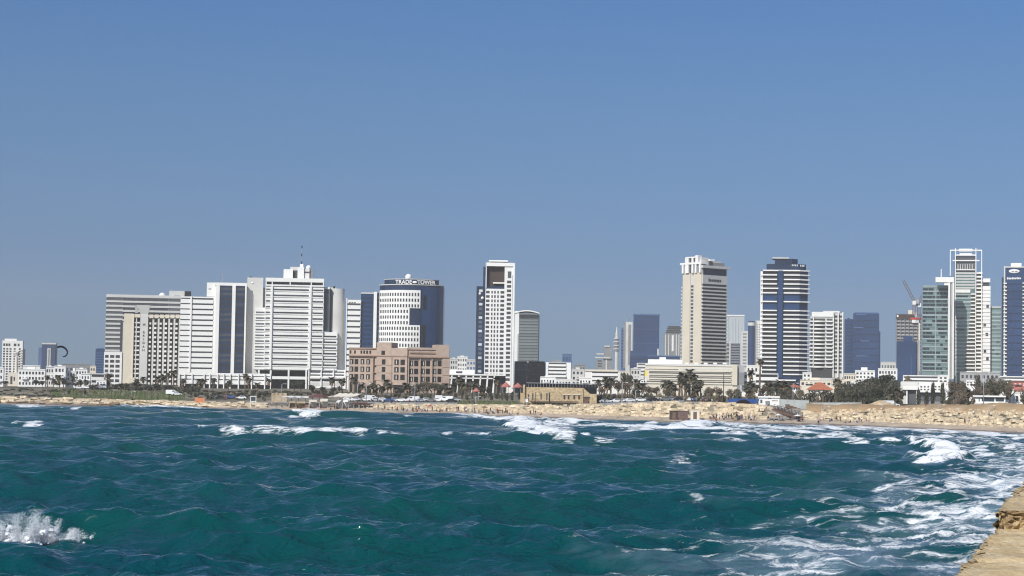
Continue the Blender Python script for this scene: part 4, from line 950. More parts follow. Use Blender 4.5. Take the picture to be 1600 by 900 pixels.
for i, y in enumerate(ys[:-1]):
    b.p('window_band', shadow if i not in (5, 6) else navy2, 1191.5, 1213, y+2.4, ys[i+1]-.4, 0, .12); b.p('window_band', shadow if i not in (5, 6) else navy2, 1224.5, 1248.5, y+2.4, ys[i+1]-.4, 0, .12)
b.p('edge_pier', white, 1187.5, 1191.2, 424, 588, -6, .9); b.p('centre_bay', navy2, 1215.5, 1222.5, 423, 590, 0, 1.6)
for i, y in enumerate(ys[1:20]): b.p('pier_window', shadow, 1188.6, 1190, y+2.6, y+4.4, .85, .96)
b.p('entrance_glass', navy, 1190, 1260, 588, 604, 0, .6); b.p('canopy', white, 1196, 1244, 593, 595, 0, 4); b.done()
# -- white curved balcony tower
b = B('balcony_tower', 'white apartment tower with bowed balconies and a finned right side', 'tower', 1266, 1301, 487.5, 1230, th=3, depth=20, pref=535)
b.raw('walls', palegrey, 0, b.W, 0, b.D, 0, b.z(494)); b.p('parapet', white, 1268, 1302, 487.5, 495, -3, .6); b.p('roof_tank', offw, 1286, 1312, 485.5, 488, -14, -5)
n = 13; zt, z0 = b.z(497), b.z(574); h = (zt-z0)/n
for i in range(n):
    zz = z0+i*h
    b.bx('window_band', shadow, b.u(1272), b.u(1289), zz+h*.30, zz+h*.92, -.1, .08); b.bx('window_band', greyg, b.u(1291.5), b.u(1300.5), zz+h*.36, zz+h*.9, -.1, .08); b.bx('window_band', shadow, b.u(1266.2), b.u(1270), zz+h*.36, zz+h*.9, -.1, .08)
    u0, u1 = b.u(1271.5), b.u(1289.5); m8 = 8
    pts = [(u0+(u1-u0)*k/m8, -.3-1.9*math.sin(math.pi*k/m8)) for k in range(m8+1)]+[(u1, .5), (u0, .5)]
    prism('bowed_balcony', white, pts, zz-.1, zz+h*.34, b.root)
    b.bx('balcony', white, b.u(1290), b.u(1301), zz, zz+h*.34, 0, 1.2); b.bx('balcony', white, b.u(1264.5), b.u(1270.6), zz, zz+h*.3, 0, 1.0)
b.p('base_storey', shadow, 1267, 1301, 575, 590, 0, .2); b.p('pier', white, 1270.2, 1271.4, 494, 575, 0, .8)
b.raw('side_wing', palegrey, b.W+.01, b.u(1318), 1.5, b.D, 0, b.z(489))
for x in (1302, 1309.5, 1316.5): b.p('fin', white, x-.9, x+.9, 488, 590, -1.5, .3)
for i in range(15):
    zz = b.z(585)+(b.z(492)-b.z(585))*i/15
    for a, c in ((1303.2, 1308.3), (1310.7, 1315.4)): b.bx('side_window', shadow, b.u(a), b.u(c), zz+1.0, zz+2.4, -1.6, -1.4)
b.done()
# -- blue pair behind
b = B('blue_tower', 'narrower and lower of the two plain blue towers by the white balcony tower', 'tower', 1319.5, 1334, 498.5, 1720, depth=24, pref=540); b.body(navy2); b.p('roof_plant', navy, 1324, 1327, 496.5, 498.5, -10, -4); b.bands(1319.7, 1333.8, 501, 580, 14, navy2, navy, .3, .15); b.done()
b = B('blue_tower', 'wider and taller of the two plain blue towers by the white balcony tower', 'tower', 1333, 1373.5, 489.5, 1650, depth=26, pref=540); b.body(navy2)
b.p('roof_glazing', blueg, 1335, 1372, 488, 490, -20, -1); b.p('edge_step', navy2, 1373.6, 1375.5, 518, 585, -12, -1)
for y in (500, 511, 522, 533, 544, 555, 566): b.p('panel_joint', navy, 1333.2, 1373.2, y, y+.9, 0, .2)
for a, c, y in ((1337, 1353, 491), (1334, 1349, 511), (1345, 1358, 532), (1338, 1357, 555.5)): b.p('bright_pane', blueg, a, c, y, y+1.6, 0, .3)
b.done()
# -- tower under construction
b = B('unfinished_tower', 'unfinished grey tower with bare floors and red hoarding at its top', 'tower', 1400, 1440, 491, 1500, th=2, depth=24, pref=540)
b.raw('core', greyc, 1, b.W-1, 1.5, b.D, 0, b.z(495)); n = 17; zt, z0 = b.z(498), b.z(588); h = (zt-z0)/n
for i in range(n+1): b.bx('floor_slab', mat('bare_concrete', (.24, .235, .24), .9, .15, .2), 0, b.W, z0+i*h, z0+i*h+.5, -b.D, 0)
for x in (1400.5, 1407, 1413.5, 1420, 1426.5, 1433, 1439.3): b.p('bare_column', mat('bare_concrete', (.24, .235, .24)), x-.45, x+.45, 498, 588, -.8, -.05)
b.p('top_formwork', brownp, 1400, 1428, 491, 497.5, -16, .3); b.p('hoarding', redp, 1422, 1438, 496.5, 499.5, 0, .8); b.p('site_sheet', white, 1424.5, 1436, 500, 504.5, 0, .9); b.p('site_sheet', white, 1401, 1403.5, 492, 495.5, .3, .6); b.p('top_core', cream, 1419, 1427, 484.5, 491, -14, -4); b.p('top_core', greyc, 1427, 1433, 488, 497, -14, -4); b.p('site_cabin', white, 1434, 1440, 490.5, 496, -12, -3)
b.p('hoist_track', cream, 1435, 1437.5, 505, 580, 0, 1.2); b.done()
def crane(label, px, top, ang, jib, Y):
    p = at(px, 490, Y); r = empty('tower_crane', (p.x, Y, at(px, 492, Y).z)); tag(r, label, 'crane', 'cranes over the unfinished tower')
    Z = lambda py: at(px, py, Y).z-r.location.z
    def lattice(name, a, c, wd, m):
        bm = bmesh.new(); a = Vector(a); c = Vector(c); n = max(4, int((c-a).length/(wd*1.6))); t = (c-a).normalized(); s_ = Vector((0, 1, 0)); u_ = t.cross(s_).normalized()
        cs = [(s_*i+u_*j)*wd/2 for i, j in ((-1, -1), (1, -1), (1, 1), (-1, 1))]
        for q in cs: bm_tube(bm, [a+q, c+q], .15, 4)
        for k in range(n):
            A = a+(c-a)*k/n; C = a+(c-a)*(k+1)/n
            for q in range(4): bm_tube(bm, [A+cs[q], C+cs[(q+1) % 4]], .09, 3, False)
        return bm_obj(name, bm, m, r)
    lattice('mast', (0, 0, 0), (0, 0, Z(top)), 2.0, crane_r)
    e = Vector((jib*math.cos(ang), 0, Z(top)+abs(jib)*math.sin(abs(ang)))); lattice('jib', (0, 0, Z(top)), e, 1.6, crane_r)
    lattice('counter_jib', (0, 0, Z(top)), (-.28*jib*math.cos(ang), 0, Z(top)+.5), 1.6, crane_r); box('cab', white, -1.2, 1.2, -1.4, 1.2, Z(top)-3, Z(top), r)
    box('counterweight', greyc, -.28*jib*math.cos(ang)-1.5, -.28*jib*math.cos(ang)+1.5, -1, 1, Z(top)-2.2, Z(top)+1, r)
crane('rust red luffing crane with jib raised to the left', 1428, 470, R(62), -18, 1490)
crane('shorter rust red crane close against the teal glass block', 1436, 474, R(70), 6.5, 1492)
b = B('blue_slab', 'plain dark blue glass slab in front of the unfinished tower', 'building', 1401, 1432, 533, 1380, depth=18, pref=560); b.raw('walls', navy2, 0, b.W, 0, b.D, 0, b.z(533)); b.raw('upper_step', navy2, b.u(1411.5), b.u(1426), .5, b.D, b.z(533), b.z(524.5)); b.p('panel_joint', blueg, 1423.5, 1424.3, 556, 590, 0, .3); b.p('side_fin', greyc, 1432.3, 1437, 532, 590, -14, -2); b.done()
# -- teal complex
b = B('teal_block', 'teal glass block left of the white cantilever frame', 'tower', 1441, 1482, 447, 1290, th=2, depth=22, pref=515)
b.body(tealg, pt=449); b.p('roof_glazing', palet, 1442, 1481, 446, 449.5, -18, .3); n = 22; z0 = b.z(586); zt = b.z(450); h = (zt-z0)/n
g = random.Random(5)
for i in range(n):
    zz = z0+i*h; b.bx('spandrel', palet if i % 2 else tealg, 0, b.W, zz, zz+h*.34, 0, .35)
    u = .4
    while u < b.W-1 and b.n.get(('window', 'n'), 0) < 96:
        w_ = g.uniform(1.6, 5.0); w_ = min(w_, b.W-.4-u)
        if g.random() < (.85 if i > 9 else .62): b.bx('window', dteal, u, u+w_-.25, zz+h*.38, zz+h*.95, -.05, .12)
        u += w_
b.p('mullion', palet, 1461.5, 1462.5, 450, 586, 0, .5); b.done()
b = B('white_gantry', 'white concrete frame with a long cantilevered arm over the teal block', 'building', 1481.5, 1490.5, 433, 1275, th=2, depth=12, pref=510)
b.p('left_leg', white, 1481.5, 1484.2, 441, 592, -8, 0); b.p('right_leg', white, 1488, 1490.5, 433, 592, -8, 0); b.p('back_wall', greyc, 1484.3, 1487.9, 443, 592, -8, -1); b.p('cantilever_arm', white, 1461.5, 1490.4, 433, 441, -8, .2); b.p('arm_step', white, 1475, 1484, 441.1, 445.5, -7, -.5)
tube('aerial', [(b.u(1470.5), 4, b.z(433)), (b.u(1470.5), 4, b.z(420))], .35, white, b.root); b.done()
b = B('framed_tower', 'tallest white framed glass tower with open steel crown', 'tower', 1484, 1535, 389, 1300, th=2, depth=26, pref=490)
b.raw('walls', tealg, b.u(1490.6), b.u(1524), 0, b.D, 0, b.z(425)); b.raw('upper_walls', greyg, b.u(1492), b.u(1524), .6, b.D-2, b.z(425), b.z(400))
zz = b.z(586)
for x in (1484.5, 1492.5, 1524.5, 1533.5): b.p('corner_post', white, x-.65, x+.65, 391 if x in (1484.5, 1533.5) else 388, 431 if x < 1490 else 588, -1.5, .9)
for y, a, c in ((391.5, 1484, 1534), (399, 1493, 1524), (407.5, 1488, 1530)): b.p('crown_beam', white, a, c, y-.9, y+.9, -1.5, .8)
b.p('crown_panel', white, 1498, 1519, 389, 394, -3, .3); b.p('crown_panel', white, 1499, 1518, 396, 399.5, -3, .6); b.p('crown_recess', shadow, 1494.5, 1522, 400.6, 403, 0, .2); b.p('crown_screen', greyg, 1495, 1521, 403, 406, 0, .3)
for i in range(7): b.p('louvre', palegrey, 1496+i*3.7, 1497.2+i*3.7, 413, 421, 0, .5)
b.p('sill_beam', white, 1494, 1523, 421, 422.6, 0, .7)
for i in range(12): b.p('spandrel', palegrey, 1493.5, 1523, 426+i*4.6, 428.2+i*4.6, 0, .35) if i < 6 else None
b.p('white_fascia', white, 1492.5, 1516, 452.5, 457.5, 0, .8)
g = random.Random(9)
for i in range(22):
    y = 459+i*5.75; e = 1517-max(0, i-4)*.62
    b.p('spandrel', palet, 1491, e, y, y+2.6, 0, .35)
    b.p('window_band', dteal if i % 3 == 0 and i < 12 else tealg, 1491.5, e-g.uniform(1, 9), y+2.7, y+5.6, 0, .12)
    b.p('corner_recess', shadow, e+.2, 1523.2, y+2.2, y+5.7, 0, .15); b.p('corner_balcony', white, e-.2, 1523.4, y, y+1.9, 0, .8)
for i in range(27):
    y = 426+i*5.9; b.p('side_balcony', white, 1525.4, 1535, y, y+2.4, -4, .3); b.p('side_window', shadow, 1525.6, 1532.8, y+2.5, y+5.8, -4, -.6)
b.raw('side_core', palegrey, b.u(1525.2), b.u(1535), 5, b.D, 0, b.z(424)); b.done()
b = B('white_panel_wing', 'white panelled wing stepping down on the right of the framed tower', 'tower', 1535.5, 1547.5, 447, 1282, depth=20, pref=515)
b.body(offw); b.p('top_box', white, 1536, 1547, 435, 441, -14, -1); b.p('top_recess', shadow, 1535.5, 1545, 441.1, 446.9, -14, -2)
for i in range(24): b.p('panel_joint', greyc, 1535.5, 1547.5, 453+i*5.8, 453.6+i*5.8, 0, .2)
for a, y in ((1541, 476), (1536.5, 505), (1540, 520), (1537, 546), (1541, 558)): b.p('window', darkg, a, a+4, y, y+5, 0, .15)
b.done()
b = B('pale_teal_block', 'pale teal glass block between panelled wing and blue logo tower', 'tower', 1547.8, 1564, 480, 1284, depth=18, pref=530); b.body(tealg); b.bands(1548, 1563.8, 484, 588, 17, palet, tealg, .55, .3)
for a, y in ((1551, 507), (1557, 531), (1549, 545), (1556, 552)): b.p('window', greyg, a, a+4.5, y, y+5, 0, .25)
b.p('roof_rim', palegrey, 1547.8, 1564, 479, 481, -10, .4); b.done()
b = B('logo_tower', 'navy glass tower with oval emblem and white balcony ends at the right edge', 'tower', 1569, 1602, 417, 1270, th=2, depth=24, pref=505)
b.body(navy2); b.p('left_fin', navy, 1565.5, 1568.8, 433, 600, -16, -3); b.p('edge_rail', palegrey, 1568.3, 1570.5, 416, 600, -1, .6); b.p('roof_box', white, 1579.5, 1596, 411, 417, -12, -2); b.p('roof_slab', palegrey, 1570, 1602, 416.6, 418.5, -18, .5)
e = sphere('emblem', (b.u(1584.5), -.3, b.z(423.8)), 1, white, b.root, 3); e.scale = (3.5, .35, 1.35)
for x in (1580.3, 1585.6): b.p('emblem_slot', navy, x, x+3.8, 423.6, 424.6, .6, .75)
for i in range(9): b.p('sign_letter', white, 1573.2+i*2.5, 1575.1+i*2.5, 433.6+(i % 3)*.3, 436.6, 0, .4)
for i in range(27):
    y = 442+i*5.75; b.p('end_balcony', white, 1567.8, 1573, y, y+1.7, 0, 1.2); b.p('end_window', shadow, 1569.2, 1573, y+1.9, y+5.5, 0, .12)
    b.p('end_balcony', white, 1597.5, 1603, y, y+1.7, 0, 1.2); b.p('end_window', shadow, 1598, 1602, y+1.9, y+5.5, 0, .12)
    if i % 2 == 0: b.p('spandrel', navy, 1573.2, 1597.3, y+1, y+2.6, 0, .15)
b.done()
# ------------------------------------------------------------------ low houses between the towers
def house(l, r, top, Y, m, label, rows=2, cols=4, wm=None, roof=0, bands=False, depth=None, zb=5.6, bot=604, name='house', tank=False):
    b = B(name, label, 'house', l, r, top, Y, depth=depth or min(14, max(7, (r-l)*Y/3000*.8)), zb=zb, pref=600)
    b.body(m); b.p('parapet', m, l, r, top-.6, top+.7, -2, .25)
    if bands: b.bands(l+.8, r-.8, top+1.2, bot-1, rows, m, wm or darkg, .42, .35)
    else:
        w = (r-l)/(cols+.4); g = random.Random(int(l*13+top)); cs = []
        for i in range(cols):
            x = l+w*(i+.35); cs.append((x, x+w*g.uniform(.42, .62)))
        b.grid(cs, top+1.5, bot-1, rows, wm or darkg, .5, .06, zoff=.25)
        if cols >= 3: b.p('balcony', m, l+w*1.2, l+w*2.9, top+(bot-top)*.48, top+(bot-top)*.58, 0, 1.1)
    if roof: b.p('roof_house', m, l+(r-l)*.3, l+(r-l)*.62, top-roof, top-.3, -5, -1.5)
    if tank: cyl('water_tank', white, b.u(l+(r-l)*.8), 3, .7, b.z(top), b.z(top)+1.6, b.root, 12)
    b.done(); return b
house(28, 70, 577, 930, white, 'long white house with two rows of windows right of the minaret', 3, 8, roof=4)
house(35, 62, 571.5, 1120, white, 'white roof storey showing above the long white house', 2, 5)
house(71, 84, 573, 960, offw, 'small off-white house between the long house and the framed one', 3, 3, roof=2)
house(84, 102, 572, 930, white, 'white house with a tall pier and open frame under the kite', 3, 3, roof=2)
house(94, 141, 569, 1500, midgrey, 'long hazy grey block on the skyline right of the kite', 2, 7)
house(104, 118, 580, 935, white, 'white house just right of the framed one', 3, 3, tank=True)
house(118, 136, 576.5, 985, white, 'white house with a flat stepped roof, middle of the far left row', 3, 4, roof=2)
house(126, 141, 584, 900, white, 'white cube house in front of the stepped roof one', 2, 3)
house(140, 149, 572, 1120, cream, 'narrow cream house before the short blue office tower', 4, 2)
house(142, 163, 584, 930, offw, 'off-white house below the short blue office tower', 2, 4, bands=True)
house(150, 166, 594, 880, white, 'small white house at the foot of the grey banded hotel', 1, 3)
house(-6, 5, 574, 900, white, 'white house cut by the left edge of the picture', 3, 2)
house(702.5, 715, 560.5, 1500, palegrey, 'hazy pale house left in the gap beside the pink stone hotel', 5, 3, roof=2)
house(714, 730, 557.5, 1560, offw, 'hazy white apartment house in the middle of the gap by the pink hotel', 6, 4, roof=2)
house(728, 744, 562, 1480, palegrey, 'hazy pale house touching the navy flank of the grid tower', 5, 3, wm=blueg)
house(844, 868, 589, 900, white, 'low white house behind the left end of the museum screen', 1, 5, roof=2)
house(868, 893, 592.5, 880, offw, 'low off-white house behind the middle of the museum screen', 1, 5)
house(878, 893, 553.5, 1900, blueg, 'hazy blue office block on the skyline above the striped office', 4, 3, wm=navy2)
house(893, 913, 577, 1150, palegrey, 'pale grey house with dark windows right of the striped office', 3, 3, roof=3)
house(896, 915, 570, 1700, midgrey, 'faint grey block on the skyline right of the striped office', 3, 4)
house(905, 924, 590, 960, white, 'white house behind the right end of the museum screen', 1, 4)
house(968, 984, 580, 1050, cream, 'cream house behind the dark trees left of the long cream block', 3, 3)
house(985, 1001, 576, 1000, palegrey, 'pale grey house with an awning left of the long cream block', 3, 3, roof=2)
house(997, 1010, 591, 930, white, 'small white house at the left foot of the long cream block', 1, 3)
house(1166, 1186, 571, 1100, white, 'white house between round blue tower and navy banded tower', 3, 3)
house(1159, 1181, 582, 960, white, 'blank white block house right of the long cream block', 2, 2)
house(1180, 1216, 584, 1020, white, 'white house with wide dark windows at the foot of the navy banded tower', 2, 5, bands=True)
house(1254, 1268, 582, 1050, offw, 'small off-white house right of the navy banded tower', 3, 2)
house(1250, 1300, 594, 960, cream, 'cream house behind the red tiled roof', 1, 7, roof=4)
house(1299, 1319, 592, 900, beige, 'tan house right of the red tiled roof', 2, 3)
house(1318, 1338, 584, 1010, cream, 'cream house with four small windows under the blue towers', 2, 5)
house(1336, 1367, 579, 1040, white, 'stacked white house with balconies under the wider blue tower', 4, 5, roof=5)
house(1329, 1343, 596, 880, offw, 'small off-white house with a framed porch before the stacked one', 1, 2)
house(1346, 1364, 592, 900, white, 'white house just left of the big dark trees', 2, 3)
house(1372, 1402, 576, 1200, white, 'white arcaded house left of the plain blue slab', 3, 6, zb=6)
house(1376, 1400, 566, 1900, palegrey, 'faint pale block on the skyline left of the plain blue slab', 3, 5, wm=greyg)
house(1411, 1466, 587, 860, white, 'long low white house behind the villa', 2, 8, bands=True, bot=600)
house(1466, 1482, 586.5, 900, offw, 'small off-white house behind the right end of the villa', 3, 2)
house(1500, 1562, 582, 1150, greyc, 'grey low building with a flat roof below the panelled wing', 2, 9)
house(1509, 1527, 594.5, 860, white, 'white house among the brown trees', 2, 3)
house(1562, 1606, 588.5, 900, white, 'white house with a pale stripe at the right edge', 2, 6, bands=True, bot=600)
house(1576, 1606, 597, 800, redcan, 'red house with white posts at the right edge', 2, 4, wm=white)
house(1548, 1562, 609.5, 650, white, 'small white hut behind the beach kiosk', 1, 1, zb=6.1, bot=622)
house(1568, 1584, 609, 640, white, 'white walled hut right of the beach kiosk', 1, 1, zb=6.1, bot=630)
house(1585, 1608, 613, 640, white, 'low white walled yard at the right edge', 1, 3, zb=6.1, bot=632)
# red tiled hip roof
def hip(label, l, r, eave, ridge, Y, walls):
    b = B('tiled_house', label, 'house', l, r, eave, Y, depth=12, zb=5.6, pref=605); b.body(walls)
    H, w, D, o = b.H, b.W, b.D, .8; t = b.z(ridge); i = min(w, D)*.42
    V = [(-o, -o, H), (w+o, -o, H), (w+o, D+o, H), (-o, D+o, H), (i, D/2, t), (w-i, D/2, t), (-o, -o, H-.3), (w+o, -o, H-.3), (w+o, D+o, H-.3), (-o, D+o, H-.3)]
    mesh_obj('roof', V, [(0, 1, 5, 4), (1, 2, 5), (2, 3, 4, 5), (3, 0, 4), (6, 7, 1, 0), (7, 8, 2, 1), (8, 9, 3, 2), (9, 6, 0, 3), (9, 8, 7, 6)], redtile, b.root)
    b.grid([(l+(r-l)*k/5+1, l+(r-l)*k/5+3) for k in range(5)], eave+1, eave+6, 1, darkg, .6); b.done()
hip('house under the large orange red tiled roof', 1263, 1299, 608, 597, 850, offw)
hip('small house with a low red tiled roof left of the large one', 1232, 1250, 604, 600.5, 880, white)
# villa with white upper boxes
b = B('villa', 'modern white villa with two white boxes over grey glass', 'villa', 1406, 1478, 601, 700, depth=14, zb=6.2, pref=615)
b.raw('back_wall', palegrey, 0, b.W, 2.5, b.D, 0, b.z(600)); b.p('white_box', white, 1435.5, 1457, 597.5, 613, -10, .6); b.p('white_box', white, 1458.3, 1478, 597.5, 613, -10, .6)
for x in (1438, 1443.5, 1449, 1460.5, 1466, 1471.5): b.p('small_window', greyg, x, x+2.6, 603, 605.4, .55, .68); b.p('small_window', greyg, x, x+2.6, 607.5, 609.5, .55, .68)
b.p('left_slab', white, 1411, 1434, 603.5, 609, -8, .8); b.p('glass_front', greyg, 1418, 1433, 609.1, 631, -6, -1); b.p('white_post', white, 1416, 1418, 609, 631, -1.5, .2); b.p('white_post', white, 1431.5, 1433, 609, 631, -1.5, .2)
b.p('glass_front', greyg, 1436, 1457, 613.1, 627, -6, -1.2); b.p('glass_front', greyg, 1459, 1476, 613.1, 627, -6, -1.2); b.p('garden_wall', midgrey, 1436, 1478, 627.1, 632, -2, .4)
b.p('roof_storey', palegrey, 1406, 1434, 596, 601, -12, -4); b.done()
b = B('beach_kiosk', 'long white beach kiosk with dark glass front at the right', 'kiosk', 1520.5, 1571, 618.8, 610, depth=7, zb=6.0, pref=626)
b.body(white); b.p('roof_edge', white, 1520, 1571.5, 618, 620.2, -6.5, .9); b.p('glass_front', dteal, 1534, 1553.5, 621.3, 627, -.3, .12); b.p('glass_front', dteal, 1555.5, 1568.5, 621.3, 627, -.3, .12); b.p('door', midgrey, 1529, 1531, 621.5, 627, 0, .1); b.p('plinth', palegrey, 1520.5, 1571, 629.5, 632, 0, .3); b.done()
b = B('white_kiosk', 'white box kiosk with a dark doorway above the sunbathers', 'kiosk', 1184.8, 1218, 621, 640, depth=6, zb=5.0, pref=628)
b.body(white); b.p('roof_edge', white, 1184.4, 1218.4, 619, 621.4, -5.5, .4); b.p('doorway', midgrey, 1196, 1203, 626.5, 634.5, -.3, .08); b.p('notice', greyg, 1188, 1191, 624.5, 629.5, 0, .1); b.p('sign_letter', darkg, 1200, 1202.2, 621.8, 623, 0, .1); b.p('sign_letter', darkg, 1203, 1205, 621.8, 623, 0, .1)
for i in range(5): b.p('sign_letter', greyg, 1206+i*1.9, 1207.3+i*1.9, 625.4, 626.6, 0, .1)
b.done()
# ------------------------------------------------------------------ palms, trees, bushes
def crown_mesh(name, kind, seed):
    g = random.Random(seed); bm = bmesh.new(); n = 26 if kind == 'fan' else 22
    for k in range(n):
        az = 2*math.pi*k/n*1.618*3+g.uniform(-.3, .3); el = g.uniform(-.55, 1.15) if kind == 'fan' else g.uniform(-.25, 1.1)
        Ln = g.uniform(1.3, 1.9) if kind == 'fan' else g.uniform(2.2, 3.1); wd = .42 if kind == 'fan' else .26
        d = Vector((math.cos(az), math.sin(az), 0)); s = Vector((-d.y, d.x, 0)); p = Vector((0, 0, 0)); e = el; rows = []
        seg = 5
        for i in range(seg+1):
            t = i/seg; ww = wd*(math.sin(math.pi*min(1, t*.8+.15)))*(1 if i < seg else .25)*g.uniform(.8, 1.2)
            droop = Vector((0, 0, -.25*ww))
            rows.append((bm.verts.new(p+s*ww+droop), bm.verts.new(p), bm.verts.new(p-s*ww+droop)))
            p = p+(d*math.cos(e)+Vector((0, 0, math.sin(e))))*Ln/seg; e -= (.30 if kind == 'fan' else .34)*g.uniform(.7, 1.3)
        for i in range(seg):
            if g.random() < .93: bm.faces.new((rows[i][0], rows[i][1], rows[i+1][1], rows[i+1][0]))
            if g.random() < .93: bm.faces.new((rows[i][1], rows[i][2], rows[i+1][2], rows[i+1][1]))
    me = bpy.data.meshes.new(name); bm.to_mesh(me); bm.free(); me.materials.append(frondm); return me
def skirt_mesh(seed):
    g = random.Random(seed); bm = bmesh.new()
    for k in range(20):
        az = g.uniform(0, 6.28); d = Vector((math.cos(az), math.sin(az), 0)); s = Vector((-d.y, d.x, 0)); z0 = g.uniform(-.1, .1)
        a = d*.12+Vector((0, 0, z0)); c = d*g.uniform(.3, .75)+Vector((0, 0, z0-g.uniform(.6, 1.6)))
        v = [bm.verts.new(a+s*.1), bm.verts.new(a-s*.1), bm.verts.new(c-s*.18), bm.verts.new(c+s*.18)]; bm.faces.new(v)
    me = bpy.data.meshes.new('dead_fronds'); bm.to_mesh(me); bm.free(); me.materials.append(deadm); return me
def trunk_mesh(seed, bend):
    g = random.Random(seed); bm = bmesh.new(); pts = []; rad = []
    for i in range(8):
        t = i/7; pts.append((bend*t*t, bend*.3*math.sin(t*3), t)); rad.append(.030*(1.25-.5*t)+(.012 if i == 0 else 0))
    bm_tube(bm, pts, rad, 7); me = bpy.data.meshes.new('trunk'); bm.to_mesh(me); bm.free(); me.materials.append(trunkm); return me
FAN = [crown_mesh('crown', 'fan', i) for i in range(5)]; DATE = [crown_mesh('crown', 'date', 20+i) for i in range(4)]
SKIRT = [skirt_mesh(i) for i in range(3)]; TR = [trunk_mesh(i, bnd) for i, bnd in enumerate((0, .05, -.06, .1, -.03))]
PG = random.Random(3)
def palm(px, top, s=None, Y=None, kind='fan', sc=1.0, label=None):
    sc *= PG.uniform(1.15, 1.5)
    base = groundY(px, Y) if Y else ground(px, s)
    H = at(px, top, base.y).z-base.z
    bend_i = PG.randrange(5); r = empty('palm_tree', base, PG.uniform(0, 6.28))
    cr_h = H-(1.0 if kind == 'fan' else 1.2)*sc
    t = bpy.data.objects.new('trunk', TR[bend_i]); link(t); t.parent = r; wd = max(5.5, min(9, cr_h))*sc; t.scale = (wd, wd, cr_h)
    top_off = Vector(((0, .05, -.06, .1, -.03)[bend_i]*wd, (0, .05, -.06, .1, -.03)[bend_i]*.3*math.sin(3)*wd, cr_h))
    c = bpy.data.objects.new('crown', PG.choice(FAN if kind == 'fan' else DATE)); link(c); c.parent = r; c.location = top_off; c.scale = (sc, sc, sc); c.rotation_euler = (0, 0, PG.uniform(0, 6.28))
    if kind == 'fan':
        k = bpy.data.objects.new('dead_fronds', PG.choice(SKIRT)); link(k); k.parent = r; k.location = top_off; k.scale = (sc*1.1, sc*1.1, sc*PG.uniform(.8, 1.5))
    size = 'tall' if H > 13 else ('short' if H < 8 else 'middling'); hab = 'bushy' if kind == 'date' else 'slim'
    tag(r, label, 'palm tree', 'palms along the promenade')
    if not label: pend(r, px, ('palm', size, hab), '%s %s palm, {o} of those before {l}' % (size, hab))
    return r
for px, top, s in ((74, 585, 175), (84, 590, 150), (93, 584, 170), (99, 590, 150), (112, 584.5, 175), (122, 592, 140), (135, 592, 150), (169, 581.5, 170), (168, 592, 150),
      (224, 587, 140), (213, 592, 150), (262, 580, 165), (271, 577, 165), (253, 584, 160), (284, 589.5, 140), (246, 586, 150),
      (305, 597, 110), (311, 590, 120), (317, 590.5, 120), (332, 588.5, 130), (357, 593, 110), (383.5, 582, 140), (388, 587, 125), (402, 595.5, 110), (421, 590, 120),
      (519, 587, 120), (535, 590, 130), (505, 603, 100)): palm(px, top, s)
for px, top, s in ((553, 585.5, 130), (562, 595, 110), (583, 595.5, 110), (587, 598, 100), (605, 590.5, 120), (611, 597, 100), (596, 600, 90), (632, 597, 110), (637, 596, 120), (619, 603, 90), (572, 600, 95),
      (686, 600, 120), (695, 597, 115), (706, 598, 115), (715, 586, 125), (719, 592, 120), (733, 594, 120), (727, 597, 110), (743, 596, 115), (753, 600, 110), (776, 586.5, 140), (700, 603, 90)): palm(px, top, s, sc=1.15)
for px, top, s in ((943, 586.5, 150), (954, 587.5, 150), (948, 595, 130), (937, 592, 170), (992, 602, 90), (997, 590, 130), (1002, 596, 120), (1042, 591, 110), (1053.5, 598, 90), (1050, 593, 110), (1061, 580.5, 120), (1066, 588, 110), (1071, 585, 115), (1077, 573.5, 125), (1081, 582, 120), (1085, 586, 110), (1090, 592, 105), (1095, 591, 110), (1073, 596, 95), (1088, 600, 90),
      (1172, 576, 120), (1174, 592, 100), (1168, 600, 90), (1178, 597, 95), (1186.5, 558, 260), (1199, 592, 115), (1206, 596, 100), (1213, 596, 105), (1219, 592, 120), (1225, 594, 115), (1231, 596, 110), (1233, 604, 95)): palm(px, top, s, sc=1.2)
for px, top, s in ((1303, 590, 200), (1408, 607, 100), (1403, 604, 90), (1509, 604, 100), (1514, 608, 85), (1488, 610, 80)): palm(px, top, s)
for px, top, s in ((1266, 612, 60), (1273, 608, 75), (1282, 609, 60), (1290, 608, 70), (1296, 611, 58), (1302, 612, 56), (1257, 613, 70)): palm(px, top, s, kind='date', sc=.95)
for px, top, s in ((1388, 612, 80), (1397, 613, 75), (667, 600, 95), (655, 602, 90), (644, 603, 100)): palm(px, top, s, kind='date', sc=1.1)

def foliage(name, seed, n, lobes, leaf, m):
    """a crown of many small leaf sprays gathered in uneven clumps"""
    g = random.Random(seed); bm = bmesh.new(); L_ = []
    for _ in range(lobes):
        a = g.uniform(0, 6.28); rr = g.uniform(.05, .62); L_.append((Vector((math.cos(a)*rr, math.sin(a)*rr, g.uniform(-.32, .50)*(1-rr*.5))), g.uniform(.24, .44)))
    for _ in range(n):
        c, r = g.choice(L_); d = Vector((g.gauss(0, 1), g.gauss(0, 1), g.gauss(0, 1))).normalized(); p = c+d*r*g.uniform(.55, 1.05)**.7; p.z *= .9
        nrm = (d+Vector((g.gauss(0, .6), g.gauss(0, .6), g.gauss(0, .6)))).normalized(); s = nrm.cross(Vector((.3, .2, 1))).normalized(); u = nrm.cross(s); q = leaf*g.uniform(.6, 1.4)
        bm.faces.new([bm.verts.new(p+s*q*x+u*q*y*.8+nrm*q*g.uniform(-.3, .3)) for x, y in ((-1, -.3), (.1, -1), (1, .2), (-.1, 1))])
    me = bpy.data.meshes.new(name); bm.to_mesh(me); bm.free(); me.materials.append(m); return me
